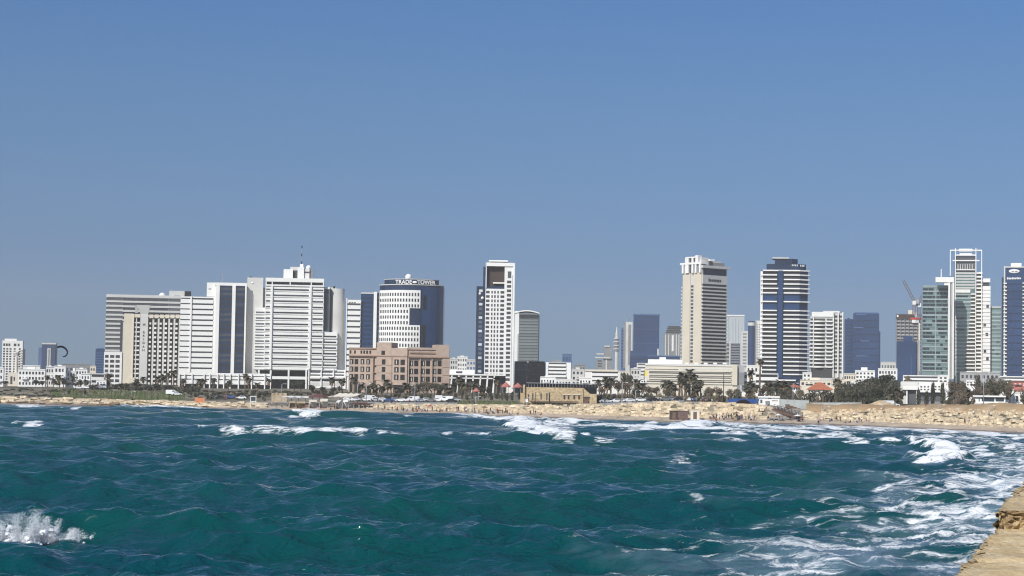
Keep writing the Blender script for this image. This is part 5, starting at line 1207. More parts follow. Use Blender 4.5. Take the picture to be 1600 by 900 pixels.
def limbs(seed):
    g = random.Random(seed); bm = bmesh.new(); bm_tube(bm, [(0, 0, 0), (g.uniform(-.03, .03), 0, .3), (g.uniform(-.06, .06), g.uniform(-.05, .05), .62)], [.055, .042, .03], 7)
    for k in range(5):
        a = k*1.26+g.uniform(-.3, .3); z = g.uniform(.26, .5); bm_tube(bm, [(0, 0, z), (math.cos(a)*.22, math.sin(a)*.22, z+.2), (math.cos(a)*.42, math.sin(a)*.42, z+.34)], [.026, .018, .008], 5)
    me = bpy.data.meshes.new('trunk'); bm.to_mesh(me); bm.free(); me.materials.append(barkm); return me
CROWN = {k: [foliage('crown', 50+i*7+j, 1500, 15, .060, m) for j in range(3)] for i, (k, m) in enumerate((('dark', leafd), ('olive', leafo), ('brown', leafb)))}
SCRUB = {k: [foliage('shrub', 150+i*7+j, 420, 8, .11, m) for j in range(2)] for i, (k, m) in enumerate((('dark', leafd), ('olive', leafo), ('brown', leafb), ('dry', leafs)))}
LIMB = [limbs(i) for i in range(3)]
def tree(px, top, s, wpx, kind, word='tree'):
    base = ground(px, s); H = at(px, top, base.y).z-base.z; w = wpx*base.y/3000
    r = empty('tree', base, PG.uniform(0, 6.28))
    ch = H*.72
    c = bpy.data.objects.new('crown', PG.choice(CROWN[kind])); link(c); c.parent = r; c.location = (0, 0, H-ch*.46); c.scale = (w*.52, w*.52, ch*.60)
    t = bpy.data.objects.new('trunk', PG.choice(LIMB)); link(t); t.parent = r; t.scale = (H*.75, H*.75, H*.9)
    tag(r, None, 'tree', 'broad trees behind the beach'); col = dict(dark='dark green', olive='olive green', brown='brownish')[kind]
    pend(r, px, ('tree', kind, w > 12), '%s%s leafy tree, {o} before {l}' % ('wide ' if w > 12 else 'rounded ', col))
def shrub(px, top, s, wpx, kind):
    base = ground(px, s); H = max(.8, at(px, top, base.y).z-base.z); w = wpx*base.y/3000
    me = PG.choice(SCRUB[kind]); o = bpy.data.objects.new('shrub', me); link(o); o.location = base+Vector((0, 0, H*.38)); o.scale = (w*.55, w*.55, H*.75); o.rotation_euler = (0, 0, PG.uniform(0, 6.28))
    tag(o, None, 'shrub', 'shrubs behind the beach'); col = dict(dark='dark green', olive='olive', brown='brown', dry='dry tan')[kind]
    pend(o, px, ('shrub', kind), '%s shrub, {o} of those before {l}' % col)
for a in ((180, 600, 115, 14, 'dark'), (189, 598.5, 112, 16, 'dark'), (199, 597.5, 110, 18, 'dark'), (212, 597, 110, 20, 'dark'), (243, 598, 100, 20, 'dark'), (262, 600, 95, 20, 'dark'), (228, 602, 105, 12, 'olive'),
      (56, 593, 135, 14, 'dark'), (66, 594, 130, 14, 'dark'), (89, 597, 130, 14, 'dark'), (104, 596, 135, 12, 'dark'), (117, 598, 130, 12, 'dark'), (8, 594, 150, 14, 'dark'), (150, 600, 125, 14, 'brown'),
      (378, 612, 70, 20, 'dark'), (405, 612, 65, 18, 'dark'), (415, 611, 65, 14, 'dark'), (345, 612, 75, 14, 'dark'), (310, 602, 90, 14, 'dark'),
      (460, 594, 105, 16, 'dark'), (470, 593, 105, 18, 'dark'), (487, 600.5, 95, 14, 'dark'), (504, 603, 95, 12, 'dark'), (521, 604, 95, 12, 'dark'), (530, 602, 100, 10, 'dark'),
      (655, 596, 110, 24, 'olive'), (668, 595, 112, 22, 'brown'), (679, 596, 112, 22, 'olive'), (690, 598, 110, 18, 'olive'), (598, 602, 95, 14, 'olive'), (626, 605, 90, 14, 'dark'), (648, 606, 85, 12, 'dark'), (575, 606, 85, 14, 'olive'), (560, 606, 85, 12, 'dark'),
      (722, 606, 85, 12, 'olive'), (750, 602, 100, 14, 'dark'), (763, 604, 95, 12, 'dark'), (788, 603, 100, 10, 'dark'),
      (976, 580, 200, 16, 'dark'), (984, 584, 190, 12, 'dark'), (966, 592, 130, 20, 'brown'), (980, 595, 120, 24, 'brown'), (992, 606, 80, 14, 'olive'), (1012, 602, 95, 16, 'brown'), (1026, 603, 95, 20, 'brown'), (1040, 605, 90, 14, 'brown'), (940, 602, 105, 14, 'brown'),
      (1112, 602, 95, 22, 'brown'), (1124, 604, 92, 18, 'brown'), (1140, 607, 85, 16, 'olive'), (1104, 606, 85, 12, 'olive'), (1152, 606, 85, 14, 'brown'), (1204, 604, 95, 16, 'dark'), (1220, 606, 90, 18, 'dark'), (1236, 606, 85, 16, 'brown'), (1250, 606, 85, 16, 'brown'), (1192, 600, 100, 14, 'brown'),
      (1322, 596, 130, 26, 'olive'), (1338, 596, 120, 30, 'dark'), (1352, 590, 120, 34, 'dark'), (1368, 585, 118, 40, 'dark'), (1384, 583, 115, 40, 'dark'), (1396, 590, 105, 26, 'dark'), (1312, 604, 100, 24, 'olive'), (1330, 608, 80, 30, 'olive'), (1350, 606, 78, 30, 'dark'), (1372, 604, 76, 30, 'dark'), (1310, 588, 210, 14, 'brown'),
      (1486, 592, 120, 18, 'brown'), (1496, 591, 120, 24, 'brown'), (1506, 594, 110, 18, 'brown'), (1490, 608, 80, 18, 'brown'), (1500, 608, 78, 18, 'brown'), (1512, 604, 90, 16, 'brown'), (1522, 606, 85, 14, 'brown'), (1536, 597, 110, 22, 'olive'), (1548, 590, 120, 26, 'olive'), (1558, 586, 125, 30, 'brown'), (1570, 588, 120, 26, 'olive'), (1578, 596, 105, 18, 'brown'), (1532, 604, 90, 18, 'brown'), (1420, 584, 190, 14, 'brown'), (1528, 584, 210, 14, 'olive')): tree(*a)
gs = random.Random(77)
for x in range(-20, 150, 7): shrub(x+gs.uniform(-2, 2), 611+gs.uniform(-4, 3), gs.uniform(60, 100), gs.uniform(8, 14), gs.choice(('dark', 'dark', 'olive', 'dry')))
for x in range(0, 85, 6): shrub(x+gs.uniform(-2, 2), 618+gs.uniform(-3, 2), gs.uniform(30, 50), gs.uniform(7, 12), gs.choice(('dark', 'olive', 'brown', 'dry')))
for x in range(296, 420, 9): shrub(x+gs.uniform(-2, 2), 617+gs.uniform(-3, 2), gs.uniform(45, 70), gs.uniform(7, 11), gs.choice(('dark', 'olive', 'brown')))
for x in range(545, 715, 8): shrub(x+gs.uniform(-2, 2), 614+gs.uniform(-4, 3), gs.uniform(60, 90), gs.uniform(7, 12), gs.choice(('dark', 'olive', 'brown')))
for x in range(712, 815, 9): shrub(x+gs.uniform(-2, 2), 611+gs.uniform(-3, 2), gs.uniform(72, 95), gs.uniform(7, 11), gs.choice(('dark', 'olive', 'dark')))
for x in range(938, 1160, 7): shrub(x+gs.uniform(-2, 2), 613+gs.uniform(-5, 4), gs.uniform(55, 90), gs.uniform(8, 13), gs.choice(('brown', 'dark', 'olive', 'dry')))
for x in range(1150, 1310, 7): shrub(x+gs.uniform(-2, 2), 614+gs.uniform(-5, 4), gs.uniform(62, 90), gs.uniform(8, 13), gs.choice(('brown', 'dark', 'olive', 'dry')))
for x in range(1302, 1412, 8): shrub(x+gs.uniform(-2, 2), 620+gs.uniform(-4, 3), gs.uniform(56, 70), gs.uniform(10, 16), gs.choice(('dark', 'olive', 'dark')))
for x in range(1478, 1522, 6): shrub(x+gs.uniform(-2, 2), 621+gs.uniform(-5, 3), gs.uniform(58, 72), gs.uniform(9, 14), gs.choice(('brown', 'dark', 'brown')))
for x in range(1576, 1640, 8): shrub(x+gs.uniform(-2, 2), 606+gs.uniform(-4, 3), gs.uniform(120, 150), gs.uniform(10, 14), gs.choice(('brown', 'olive')))
# cypresses by the villa
def cyp_mesh(seed):
    g = random.Random(seed); bm = bmesh.new()
    for _ in range(520):
        t = g.random(); r = .5*math.sin(math.pi*min(1, t*.82+.14))**.8; a = g.uniform(0, 6.28); p = Vector((math.cos(a)*r, math.sin(a)*r, t)); q = .16
        bm.faces.new([bm.verts.new(p+Vector((g.gauss(0, q), g.gauss(0, q), g.gauss(0, q*.4)))) for _ in range(3)])
    me = bpy.data.meshes.new('crown'); bm.to_mesh(me); bm.free(); me.materials.append(leafd); return me
CYP = cyp_mesh(4)
for px, top, lab in ((1435, 610, 'slim dark cypress left of the villa boxes'), (1447.5, 612, 'short dark cypress under the first white villa box'), (1457.5, 599, 'tall dark cypress between the two white villa boxes'), (1472.5, 599, 'tall dark cypress before the second white villa box')):
    b0 = ground(px, 62); H = at(px, top, b0.y).z-b0.z; r = empty('cypress', b0); tag(r, lab, 'tree', 'cypresses by the villa')
    c = bpy.data.objects.new('crown', CYP); link(c); c.parent = r; c.scale = (1.1, 1.1, H*.93); c.location = (0, 0, H*.07)
    t = bpy.data.objects.new('trunk', LIMB[0]); link(t); t.parent = r; t.scale = (1.6, 1.6, H*.3)

for x in range(142, 300, 6): shrub(x+gs.uniform(-2, 2), 602+gs.uniform(-3, 4), gs.uniform(104, 118), gs.uniform(10, 16), gs.choice(('dark', 'dark', 'olive', 'brown')))
for x in range(282, 545, 7): shrub(x+gs.uniform(-2, 2), 611+gs.uniform(-4, 4), gs.uniform(88, 112), gs.uniform(9, 14), gs.choice(('dark', 'dark', 'olive', 'brown')))
for x in range(300, 440, 8): shrub(x+gs.uniform(-2, 2), 613+gs.uniform(-3, 3), gs.uniform(60, 85), gs.uniform(8, 12), gs.choice(('dark', 'olive', 'brown')))
for x in range(1306, 1400, 9): shrub(x+gs.uniform(-2, 2), 606+gs.uniform(-5, 5), gs.uniform(80, 110), gs.uniform(16, 24), gs.choice(('dark', 'olive', 'olive')))
for a in ((1362, 592, 100, 38, 'olive'), (1390, 594, 95, 34, 'dark'), (1344, 600, 90, 36, 'olive'), (1318, 606, 85, 30, 'dark'), (1554, 596, 100, 30, 'olive'), (1540, 604, 90, 24, 'brown')): tree(*a)

for x in range(826, 912, 9): shrub(x+gs.uniform(-2, 2), 630+gs.uniform(-1, 1), gs.uniform(30, 36), gs.uniform(7, 11), gs.choice(('dark', 'dry', 'olive')))
for x in range(1100, 1140, 8): shrub(x+gs.uniform(-2, 2), 617+gs.uniform(-3, 3), gs.uniform(45, 60), gs.uniform(9, 13), gs.choice(('brown', 'dark', 'dry')))
# ------------------------------------------------------------------ people
def body_mesh(name, joints, edges):
    me = bpy.data.meshes.new(name); me.from_pydata([j[0] for j in joints], edges, []); o = link(bpy.data.objects.new(name, me))
    sk = o.modifiers.new('skin', 'SKIN'); sk.use_smooth_shade = True
    for i, j in enumerate(joints):
        v = me.skin_vertices[0].data[i]; v.radius = (j[1], j[1]*(j[2] if len(j) > 2 else 1)); v.use_root = i == 0
    ss = o.modifiers.new('sub', 'SUBSURF'); ss.levels = ss.render_levels = 1
    dg = bpy.context.evaluated_depsgraph_get(); m2 = bpy.data.meshes.new_from_object(o.evaluated_get(dg)); bpy.data.objects.remove(o); m2.name = name
    m2.materials.clear(); m2.materials.append(skinm); return m2
def shell_of(me, name, keep, off, m):
    bm = bmesh.new(); bm.from_mesh(me); bm.normal_update()
    kill = [f for f in bm.faces if not keep(f.calc_center_median())]; bmesh.ops.delete(bm, geom=kill, context='FACES')
    for v in bm.verts: v.co += v.normal*off
    q = bpy.data.meshes.new(name); bm.to_mesh(q); bm.free(); q.materials.append(m); return q
def pose(kind):
    if kind == 'stand':
        J = [((0, 0, .95), .135, .8), ((0, 0, 1.15), .125, .75), ((0, 0, 1.38), .165, .7), ((0, 0, 1.50), .06), ((0, -.01, 1.58), .085), ((0, -.015, 1.70), .085),
             ((.19, 0, 1.40), .055), ((.25, .02, 1.12), .045), ((.26, -.06, .88), .035), ((.26, -.09, .78), .032), ((-.19, 0, 1.40), .055), ((-.25, .03, 1.12), .045), ((-.25, -.08, .90), .035), ((-.25, -.12, .80), .032),
             ((.10, 0, .84), .09), ((.11, -.02, .48), .062), ((.11, .03, .09), .042), ((.12, -.13, .04), .035), ((-.10, 0, .84), .09), ((-.12, .02, .48), .062), ((-.12, .08, .09), .042), ((-.13, -.08, .04), .035)]
        Z = lambda c: 0
    elif kind == 'walk':
        J = [((0, 0, .93), .135, .8), ((0, -.01, 1.13), .125, .75), ((0, -.03, 1.36), .165, .7), ((0, -.05, 1.48), .06), ((0, -.07, 1.56), .085), ((0, -.08, 1.68), .085),
             ((.19, -.02, 1.38), .055), ((.25, .14, 1.14), .045), ((.24, .12, .90), .035), ((.24, .10, .80), .032), ((-.19, -.02, 1.38), .055), ((-.24, -.16, 1.14), .045), ((-.22, -.34, .98), .035), ((-.22, -.42, .94), .032),
             ((.10, 0, .83), .09), ((.11, -.17, .48), .062), ((.11, -.26, .09), .042), ((.12, -.40, .05), .035), ((-.10, 0, .83), .09), ((-.11, .12, .48), .062), ((-.11, .36, .16), .042), ((-.11, .30, .05), .035)]
    else:
        J = [((0, 0, .14), .145, .9), ((0, .06, .34), .13, .8), ((0, .10, .56), .165, .75), ((0, .10, .68), .06), ((0, .08, .76), .085), ((0, .07, .88), .085),
             ((.19, .10, .58), .055), ((.26, .12, .32), .045), ((.22, .00, .20), .035), ((.20, -.09, .22), .032), ((-.19, .10, .58), .055), ((-.27, .14, .32), .045), ((-.24, .22, .10), .035), ((-.24, .28, .04), .032),
             ((.11, -.08, .14), .095), ((.15, -.40, .38), .062), ((.14, -.62, .08), .042), ((.14, -.75, .05), .035), ((-.11, -.08, .14), .095), ((-.16, -.42, .32), .062), ((-.16, -.70, .07), .042), ((-.16, -.82, .05), .035)]
    E = [(0, 1), (1, 2), (2, 3), (3, 4), (4, 5), (2, 6), (6, 7), (7, 8), (8, 9), (2, 10), (10, 11), (11, 12), (12, 13), (0, 14), (14, 15), (15, 16), (16, 17), (0, 18), (18, 19), (19, 20), (20, 21)]
    me = body_mesh('person', J, E)
    if kind == 'sit':
        shirt = lambda c: .25 < c.z < .66 and c.y > -.03 and abs(c.x) < .29; trou = lambda c: (c.z < .27 and abs(c.x) < .2 and c.y > -.2) or (-.5 < c.y < -.05 and abs(c.x) < .24 and c.z > .06 and abs(c.x) > .04)
        hc, hr = (0, .09, .89), .105
    else:
        dz = 0 if kind == 'stand' else -.02
        shirt = lambda c: .97 < c.z < 1.47 and (abs(c.x) < .2 or c.z > 1.2); trou = lambda c: .35 < c.z < .99 and abs(c.x) < .205
        hc, hr = (0, .01 if kind == 'stand' else -.055, 1.71+dz), .105
    hb = bmesh.new(); bmesh.ops.create_icosphere(hb, subdivisions=2, radius=hr)
    bmesh.ops.delete(hb, geom=[v for v in hb.verts if v.co.z < -.03 and v.co.y < .02], context='VERTS')
    hm = bpy.data.meshes.new('hair'); bmesh.ops.translate(hb, verts=hb.verts, vec=hc); hb.to_mesh(hm); hb.free(); hm.materials.append(hairm)
    return me, {c: shell_of(me, 'shirt', shirt, .014, m) for c, m in CLOTH.items()}, {c: shell_of(me, 'trousers', trou, .013, m) for c, m in CLOTH.items()}, hm
POSES = {k: pose(k) for k in ('stand', 'walk', 'sit')}
HG = random.Random(19)
DO = dict(stand='standing', walk='walking', sit='sitting')
def person(px, s, kind='stand', top='black', low=None, label=None, where='on the beach', loc=None, rz=None):
    me, sh, tr, hm = POSES[kind]; low = low or HG.choice(list(CLOTH))
    o = link(bpy.data.objects.new('person', me)); o.location = loc or ground(px, s)+Vector((0, 0, .06)); o.rotation_euler = (0, 0, rz if rz is not None else HG.uniform(0, 6.28)); k = HG.uniform(.94, 1.06); o.scale = (k, k, k)
    for nm, q in (('shirt', sh[top]), ('trousers', tr[low]), ('hair', hm)):
        c = link(bpy.data.objects.new(nm, q)); c.parent = o
    tag(o, label, 'person', 'people %s' % where)
    if not label: pend(o, px, ('person', kind, top, low, where), '%s person%s, %s top, %s trousers, {o} before {l}' % (DO[kind], {'on the beach': '', 'on the promenade': ' on promenade'}.get(where, ' on bank'), top, low))
    return o
_pp = [590, 598, 602, 612, 620, 628, 636, 644, 652, 660, 664, 676, 683, 687, 690, 699, 703, 716, 720, 726, 731, 738, 741, 748, 755, 762, 766, 772, 779, 785, 793, 797, 801, 829, 833, 835.5, 845,
       1109, 1112, 1115.5, 1118, 1124, 1128, 1131, 1136, 1139, 1142, 1144.5, 1151, 1155, 1158, 1166, 1170, 1174, 1177, 1180, 1201, 1209, 1219, 1222, 1234, 1237, 1246, 1249, 1254, 1279, 1282, 1286, 1296, 1299, 1308, 1312, 1322, 1329, 1338, 1342, 1346,
       424, 432, 440, 448, 455, 463, 470, 478, 488, 498, 516, 523, 529, 535, 541]
_tc = ['black', 'black', 'navy', 'black', 'red', 'white', 'grey', 'blue', 'brown', 'black', 'brown', 'pink']
for px in _pp:
    sit = HG.random() < (.55 if px > 1270 or 600 < px < 700 else .25)
    person(px+HG.uniform(-1, 1), HG.uniform(5.5, 14), 'sit' if sit else HG.choice(('stand', 'stand', 'walk')), HG.choice(_tc), HG.choice(('black', 'navy', 'black', 'blue', 'grey', 'brown')))
for px in [HG.uniform(575, 812) for _ in range(30)]+[HG.uniform(1098, 1200) for _ in range(12)]: person(px, HG.uniform(5.5, 14), HG.choice(('sit', 'stand', 'sit', 'walk')), HG.choice(_tc), HG.choice(('black', 'navy', 'black', 'brown')))
for px in (733, 741, 920, 598, 611, 1105, 1122, 1446): person(px, 27.5, 'stand', HG.choice(_tc), 'black', where='on top of the stone bank')
for px in (1580, 1585, 1590.5, 580, 590, 640, 655, 690, 740, 765, 945, 970, 1010, 1080, 1098, 1030, 205, 237, 352, 369): person(px, HG.uniform(36, 46), HG.choice(('stand', 'walk')), HG.choice(_tc), HG.choice(('black', 'navy')), where='on the promenade')
person(1507, 17, 'stand', 'navy', 'black', 'person in a navy top and black trousers standing low on the terraced rocks')
person(1521, 22, 'stand', 'white', 'grey', 'person in a white top standing halfway up the terraced rocks')
for px, py, lab in ((338, 645.5, 'person wading alone far out in the water before the white podium'), (547, 653.5, 'person wading in the surf left of the pink hotel'), (581, 656, 'person wading in the surf before the pink hotel')):
    p = on_level(px, py); person(px, 0, 'stand', 'black', 'black', lab, loc=Vector((p.x, p.y, sea_z(p.x, p.y)-1.0)))
# ------------------------------------------------------------------ cars and vans
def car_protos():
    def prof(name, pts, w, m):
        n = len(pts); V = [(x, -w/2, z) for x, z in pts]+[(x, w/2, z) for x, z in pts]
        F = [tuple(range(n)), tuple(range(n, 2*n))[::-1]]+[(i, i+n, (i+1) % n+n, (i+1) % n) for i in range(n)]
        bm = bmesh.new(); vs = [bm.verts.new(v) for v in V]; [bm.faces.new([vs[i] for i in f]) for f in F]; bmesh.ops.recalc_face_normals(bm, faces=bm.faces)
        bmesh.ops.bevel(bm, geom=[e for e in bm.edges], offset=.05, segments=2, affect='EDGES'); me = bpy.data.meshes.new(name); bm.to_mesh(me); bm.free(); me.materials.append(m); return me
    car = [(-2.1, .35), (-2.12, .72), (-2.0, .92), (-1.55, .98), (-1.15, 1.38), (.35, 1.42), (.98, .98), (1.85, .86), (2.12, .66), (2.12, .35)]
    van = [(-2.5, .4), (-2.5, 2.0), (-2.35, 2.1), (1.1, 2.1), (1.75, 1.35), (2.4, 1.15), (2.5, .8), (2.5, .4)]
    B_ = {('car', c): prof('car', car, 1.74, m) for c, m in PAINT.items()}; B_.update({('van', c): prof('van', van, 1.95, m) for c, m in PAINT.items()})
    G_ = {'car': prof('windows', [(-1.45, 1.0), (-1.08, 1.33), (.30, 1.36), (.84, 1.0)], 1.78, carglass), 'van': prof('windows', [(.2, 1.35), (.2, 1.9), (1.05, 1.9), (1.6, 1.35)], 1.99, carglass)}
    bm = bmesh.new(); bmesh.ops.create_cone(bm, cap_ends=True, segments=14, radius1=.33, radius2=.33, depth=.24, matrix=Matrix.Rotation(R(90), 4, 'X')); wm = bpy.data.meshes.new('wheel'); bm.to_mesh(wm); bm.free(); wm.materials.append(rubber)
    return B_, G_, wm
CB, CGL, CWH = car_protos()
CG2 = random.Random(8)
def vehicle(px, s, kind, colr, rz=None):
    o = link(bpy.data.objects.new('parked_'+kind, CB[(kind, colr)])); o.location = ground(px, s)+Vector((0, 0, .05)); o.rotation_euler = (0, 0, rz if rz is not None else CG2.choice((0, math.pi))+CG2.uniform(-.25, .35))
    q = link(bpy.data.objects.new('windows', CGL[kind])); q.parent = o
    for x in (-1.35, 1.4):
        for y in (-.82, .82): w_ = link(bpy.data.objects.new('wheel', CWH)); w_.parent = o; w_.location = (x, y, .33)
    tag(o, None, kind, 'vehicles parked behind the promenade'); pend(o, px, (kind, colr), '%s %s, {o} of those before {l}' % (colr, 'car' if kind == 'car' else 'delivery van'))
for px, s, k, c in ((545, 62, 'car', 'white'), (556, 56, 'car', 'silver'), (572, 55, 'car', 'white'), (580, 60, 'van', 'white'), (588, 54, 'car', 'silver'), (598, 58, 'car', 'white'), (607, 54, 'car', 'blue'), (617, 58, 'car', 'silver'), (627, 54, 'car', 'white'), (636, 60, 'car', 'black'), (645, 56, 'van', 'white'), (655, 54, 'car', 'silver'), (664, 60, 'car', 'white'), (673, 56, 'car', 'grey'),
      (684, 58, 'car', 'white'), (698, 60, 'van', 'white'), (706, 54, 'car', 'black'), (712, 62, 'car', 'silver'), (690, 66, 'van', 'white'), (938, 60, 'car', 'black'), (946, 56, 'car', 'silver'), (955, 60, 'car', 'blue'), (962, 54, 'car', 'white'), (973, 58, 'car', 'silver'), (982, 54, 'car', 'white'), (992, 60, 'car', 'grey'), (1001, 56, 'car', 'white'), (1010, 60, 'car', 'silver'), (1020, 56, 'car', 'black'), (1030, 60, 'car', 'white'), (1040, 56, 'car', 'grey'), (1050, 60, 'car', 'silver'),
      (1062, 58, 'car', 'black'), (1075, 60, 'car', 'white'), (1092, 58, 'car', 'blue'), (1104, 60, 'car', 'silver'), (123, 108, 'car', 'white'), (136, 112, 'car', 'white'), (147, 108, 'car', 'black'), (157, 112, 'car', 'silver'), (269, 78, 'van', 'white'), (276, 74, 'car', 'white'), (334, 58, 'car', 'grey'), (345, 55, 'car', 'black'), (362, 60, 'car', 'blue'), (377, 56, 'car', 'white'), (1372, 53, 'car', 'white'), (1384, 56, 'van', 'white'), (1370, 60, 'car', 'black'), (1395, 60, 'car', 'white')): vehicle(px, s, k, c)
# ------------------------------------------------------------------ street lamps and poles
def lamp(px, top, s, label, dark=False, arm=1.4, flag=None, flagz=(.45, .85)):
    b0 = ground(px, s); H = at(px, top, b0.y).z-b0.z; r = empty('street_lamp', b0); tag(r, label, 'street lamp', 'lamp posts along the beach'); m = blackm if dark else steel
    tube('pole', [(0, 0, 0), (0, 0, H*.6), (0, 0, H)], [.16, .13, .10], m, r, 8); tube('arm', [(0, 0, H-.1), (arm*.5, 0, H+.15), (arm, 0, H+.1)], .06, m, r, 6); box('lamp_head', m if dark else offw, arm-.3, arm+.4, -.14, .14, H, H+.16, r)
    if flag: box('banner', flag, .14, 1.0, -.03, .03, H*flagz[0], H*flagz[1], r)
for a in ((572, 599, 40, 'tall thin lamp post before the left half of the pink hotel'), (648, 600, 40, 'tall thin lamp post before the right half of the pink hotel'), (743, 620, 29, 'short lamp post on the lawn edge before the white grid tower'), (972, 598, 34, 'thin lamp post right of the museum'), (993, 610, 36, 'shorter lamp post left of the long cream block'),
          (1288, 635, 24, 'lamp post standing on the terraced rocks below the red roof'), (1379, 629, 24, 'white lamp post before the sand heap'), (1467, 633, 24, 'lamp post on the terraced rocks below the villa'), (1545, 634, 22, 'lamp post on the terraced rocks below the beach kiosk'), (1537, 583, 60, 'tall thin lamp post behind the beach kiosk'), (1239, 599, 44, 'thin lamp post left of the red tiled roof'), (558, 600, 42, 'thin lamp post at the left corner of the pink hotel'), (205, 612, 60, 'lamp post at the top of the green slope'), (440, 600, 60, 'lamp post before the dark legs of the stepped hotel')): lamp(*a)
lamp(820.5, 622, 29, 'lamp post with a white banner at the left end of the museum', flag=white); lamp(1130.5, 582, 50, 'tall black lamp post before the long cream block', True); lamp(836, 613, 28.5, 'black lamp post before the museum slits', True); lamp(858.5, 613, 28.5, 'second black lamp post before the museum slits', True); lamp(1006, 578, 70, 'black pole with a yellow banner before the long cream block', True, flag=yellow, flagz=(.80, .98))
# ------------------------------------------------------------------ fences, ramp, awnings, beach bar
def fence(label, px0, px1, s, h, n, m, name='panel_fence'):
    a, c = ground(px0, s), ground(px1, s); d = c-a; r = empty(name, a, math.atan2(d.y, d.x)); tag(r, label, 'fence'); L_ = math.hypot(d.x, d.y); w = L_/n
    for i in range(n):
        p0, p1 = d.z*i/n, d.z*(i+1)/n; V = [(i*w+.06, -.05, p0-.2), ((i+1)*w-.06, -.05, p1-.2), ((i+1)*w-.06, .05, p1-.2), (i*w+.06, .05, p0-.2)]; V += [(x, y, z+h) for x, y, z in V]; mesh_obj('panel', V, BF, m, r)
    for i in range(n+1): box('post', steel, i*w-.07, i*w+.07, -.12, .12, d.z*i/n-.2, d.z*i/n+h+.1, r)
fence('tall pale grey panel fence right of the white kiosk', 1219, 1264, 34, 3.0, 4, fencem); fence('lower grey panel fence under the red roof and dark trees', 1266, 1346, 40, 2.2, 8, fencem); fence('low dark fence line below the long cream block', 938, 1068, 29, 1.0, 22, midgrey); fence('low dark fence line before the parked cars', 575, 714, 29, 1.0, 24, midgrey)
a, c = ground(1205, 26.5), ground(1249, 15); d = c-a; r = empty('wooden_ramp', a, math.atan2(d.y, d.x)); tag(r, 'dark weathered wooden ramp sloping from white kiosk to the sand', 'ramp'); L_ = math.hypot(d.x, d.y); dz = c.z+1.2-a.z
def slope(name, y0, y1, z0, z1, m, x0=0, x1=None):
    x1 = x1 or L_; f = lambda x: dz*x/L_; V = [(x0, y0, f(x0)+z0), (x1, y0, f(x1)+z0), (x1, y1, f(x1)+z0), (x0, y1, f(x0)+z0), (x0, y0, f(x0)+z1), (x1, y0, f(x1)+z1), (x1, y1, f(x1)+z1), (x0, y1, f(x0)+z1)]; mesh_obj(name, V, BF, m, r)
slope('deck', -1.2, 1.2, -.25, 0, woodm); slope('fascia', -1.35, -1.22, -.8, .1, woodm)
for y in (-1.1, 1.1): slope('handrail', y-.05, y+.05, 1.0, 1.1, blackm); slope('lower_rail', y-.03, y+.03, .5, .56, blackm)
for i in range(9):
    for y in (-1.1, 1.1): x = L_*i/8; box('rail_post', blackm, x-.06, x+.06, y-.06, y+.06, dz*i/8-1.5, dz*i/8+1.05, r)
a0 = ground(1206, 22); 
st = empty('wooden_stairs', ground(1228, 26.5), 0); tag(st, 'dark timber stair block behind the ramp on the rubble bank', 'stairs')
for i in range(6): box('stair', woodm, i*1.1, i*1.1+1.15, -1, 1.2, -1.5, 1.5-i*.4, st)
rd = sheet('rubble_slope', 1204, 1262, 24, [13, 17, 22, 26.8], mat('grey_rubble', (.30, .265, .23), .95, .25, .6, bump=.2), .22, .12)
def awning(name, label, px0, px1, s, y_front, y_back, depth, m, posts=4, sag=.0):
    a, c = ground(px0, s), ground(px1, s); d = c-a; L_ = math.hypot(d.x, d.y); r = empty(name, a, math.atan2(d.y, d.x)); tag(r, label, 'awning'); zf = at(px0, y_front, a.y).z-a.z; zb = at(px0, y_back, a.y+depth).z-a.z
    n = 8; V = []; 
    for j in range(3):
        for i in range(n+1): t = j/2; V.append((L_*i/n, depth*t, zf+(zb-zf)*t-sag*math.sin(math.pi*t)+.12*math.cos(i*math.pi)))
    k = len(V); V += [(x, y, z-.08) for x, y, z in V]; F = []
    for j in range(2):
        for i in range(n): o = j*(n+1)+i; F += [(o, o+1, o+n+2, o+n+1), (k+o, k+o+n+1, k+o+n+2, k+o+1)]
    mesh_obj('cloth', V, F, m, r)
    for i in range(posts): x = L_*(.02+.96*i/(posts-1)); box('post', steel, x-.08, x+.08, .1, .25, -.3, zf-.1, r); box('post', steel, x-.08, x+.08, depth-.3, depth-.15, -.3, zb-.12, r)
    return r
awning('blue_awning', 'long blue cloth awning left of the white kiosk', 1136, 1183, 33, 629, 622.5, 7, bluecl, 5)
awning('white_canopy', 'long flat white canopy on posts at the beach bar', 438, 484, 17, 620.5, 618.5, 6, white, 5); awning('cream_sail', 'wide cream shade sail right of the maroon tent', 511, 546, 20, 620, 614, 7, cream, 3, .4); awning('small_awning', 'pale small awning right of the cream sail', 540, 556, 16, 625, 623.5, 4, offw, 3)
awning('maroon_awning', 'low maroon awning over dark seats left of the stone bank', 544, 560, 13, 631, 629, 4, maroon, 3); awning('maroon_awning', 'second low maroon awning nearer the stone bank', 561, 575, 13, 632, 630, 4, maroon, 3)
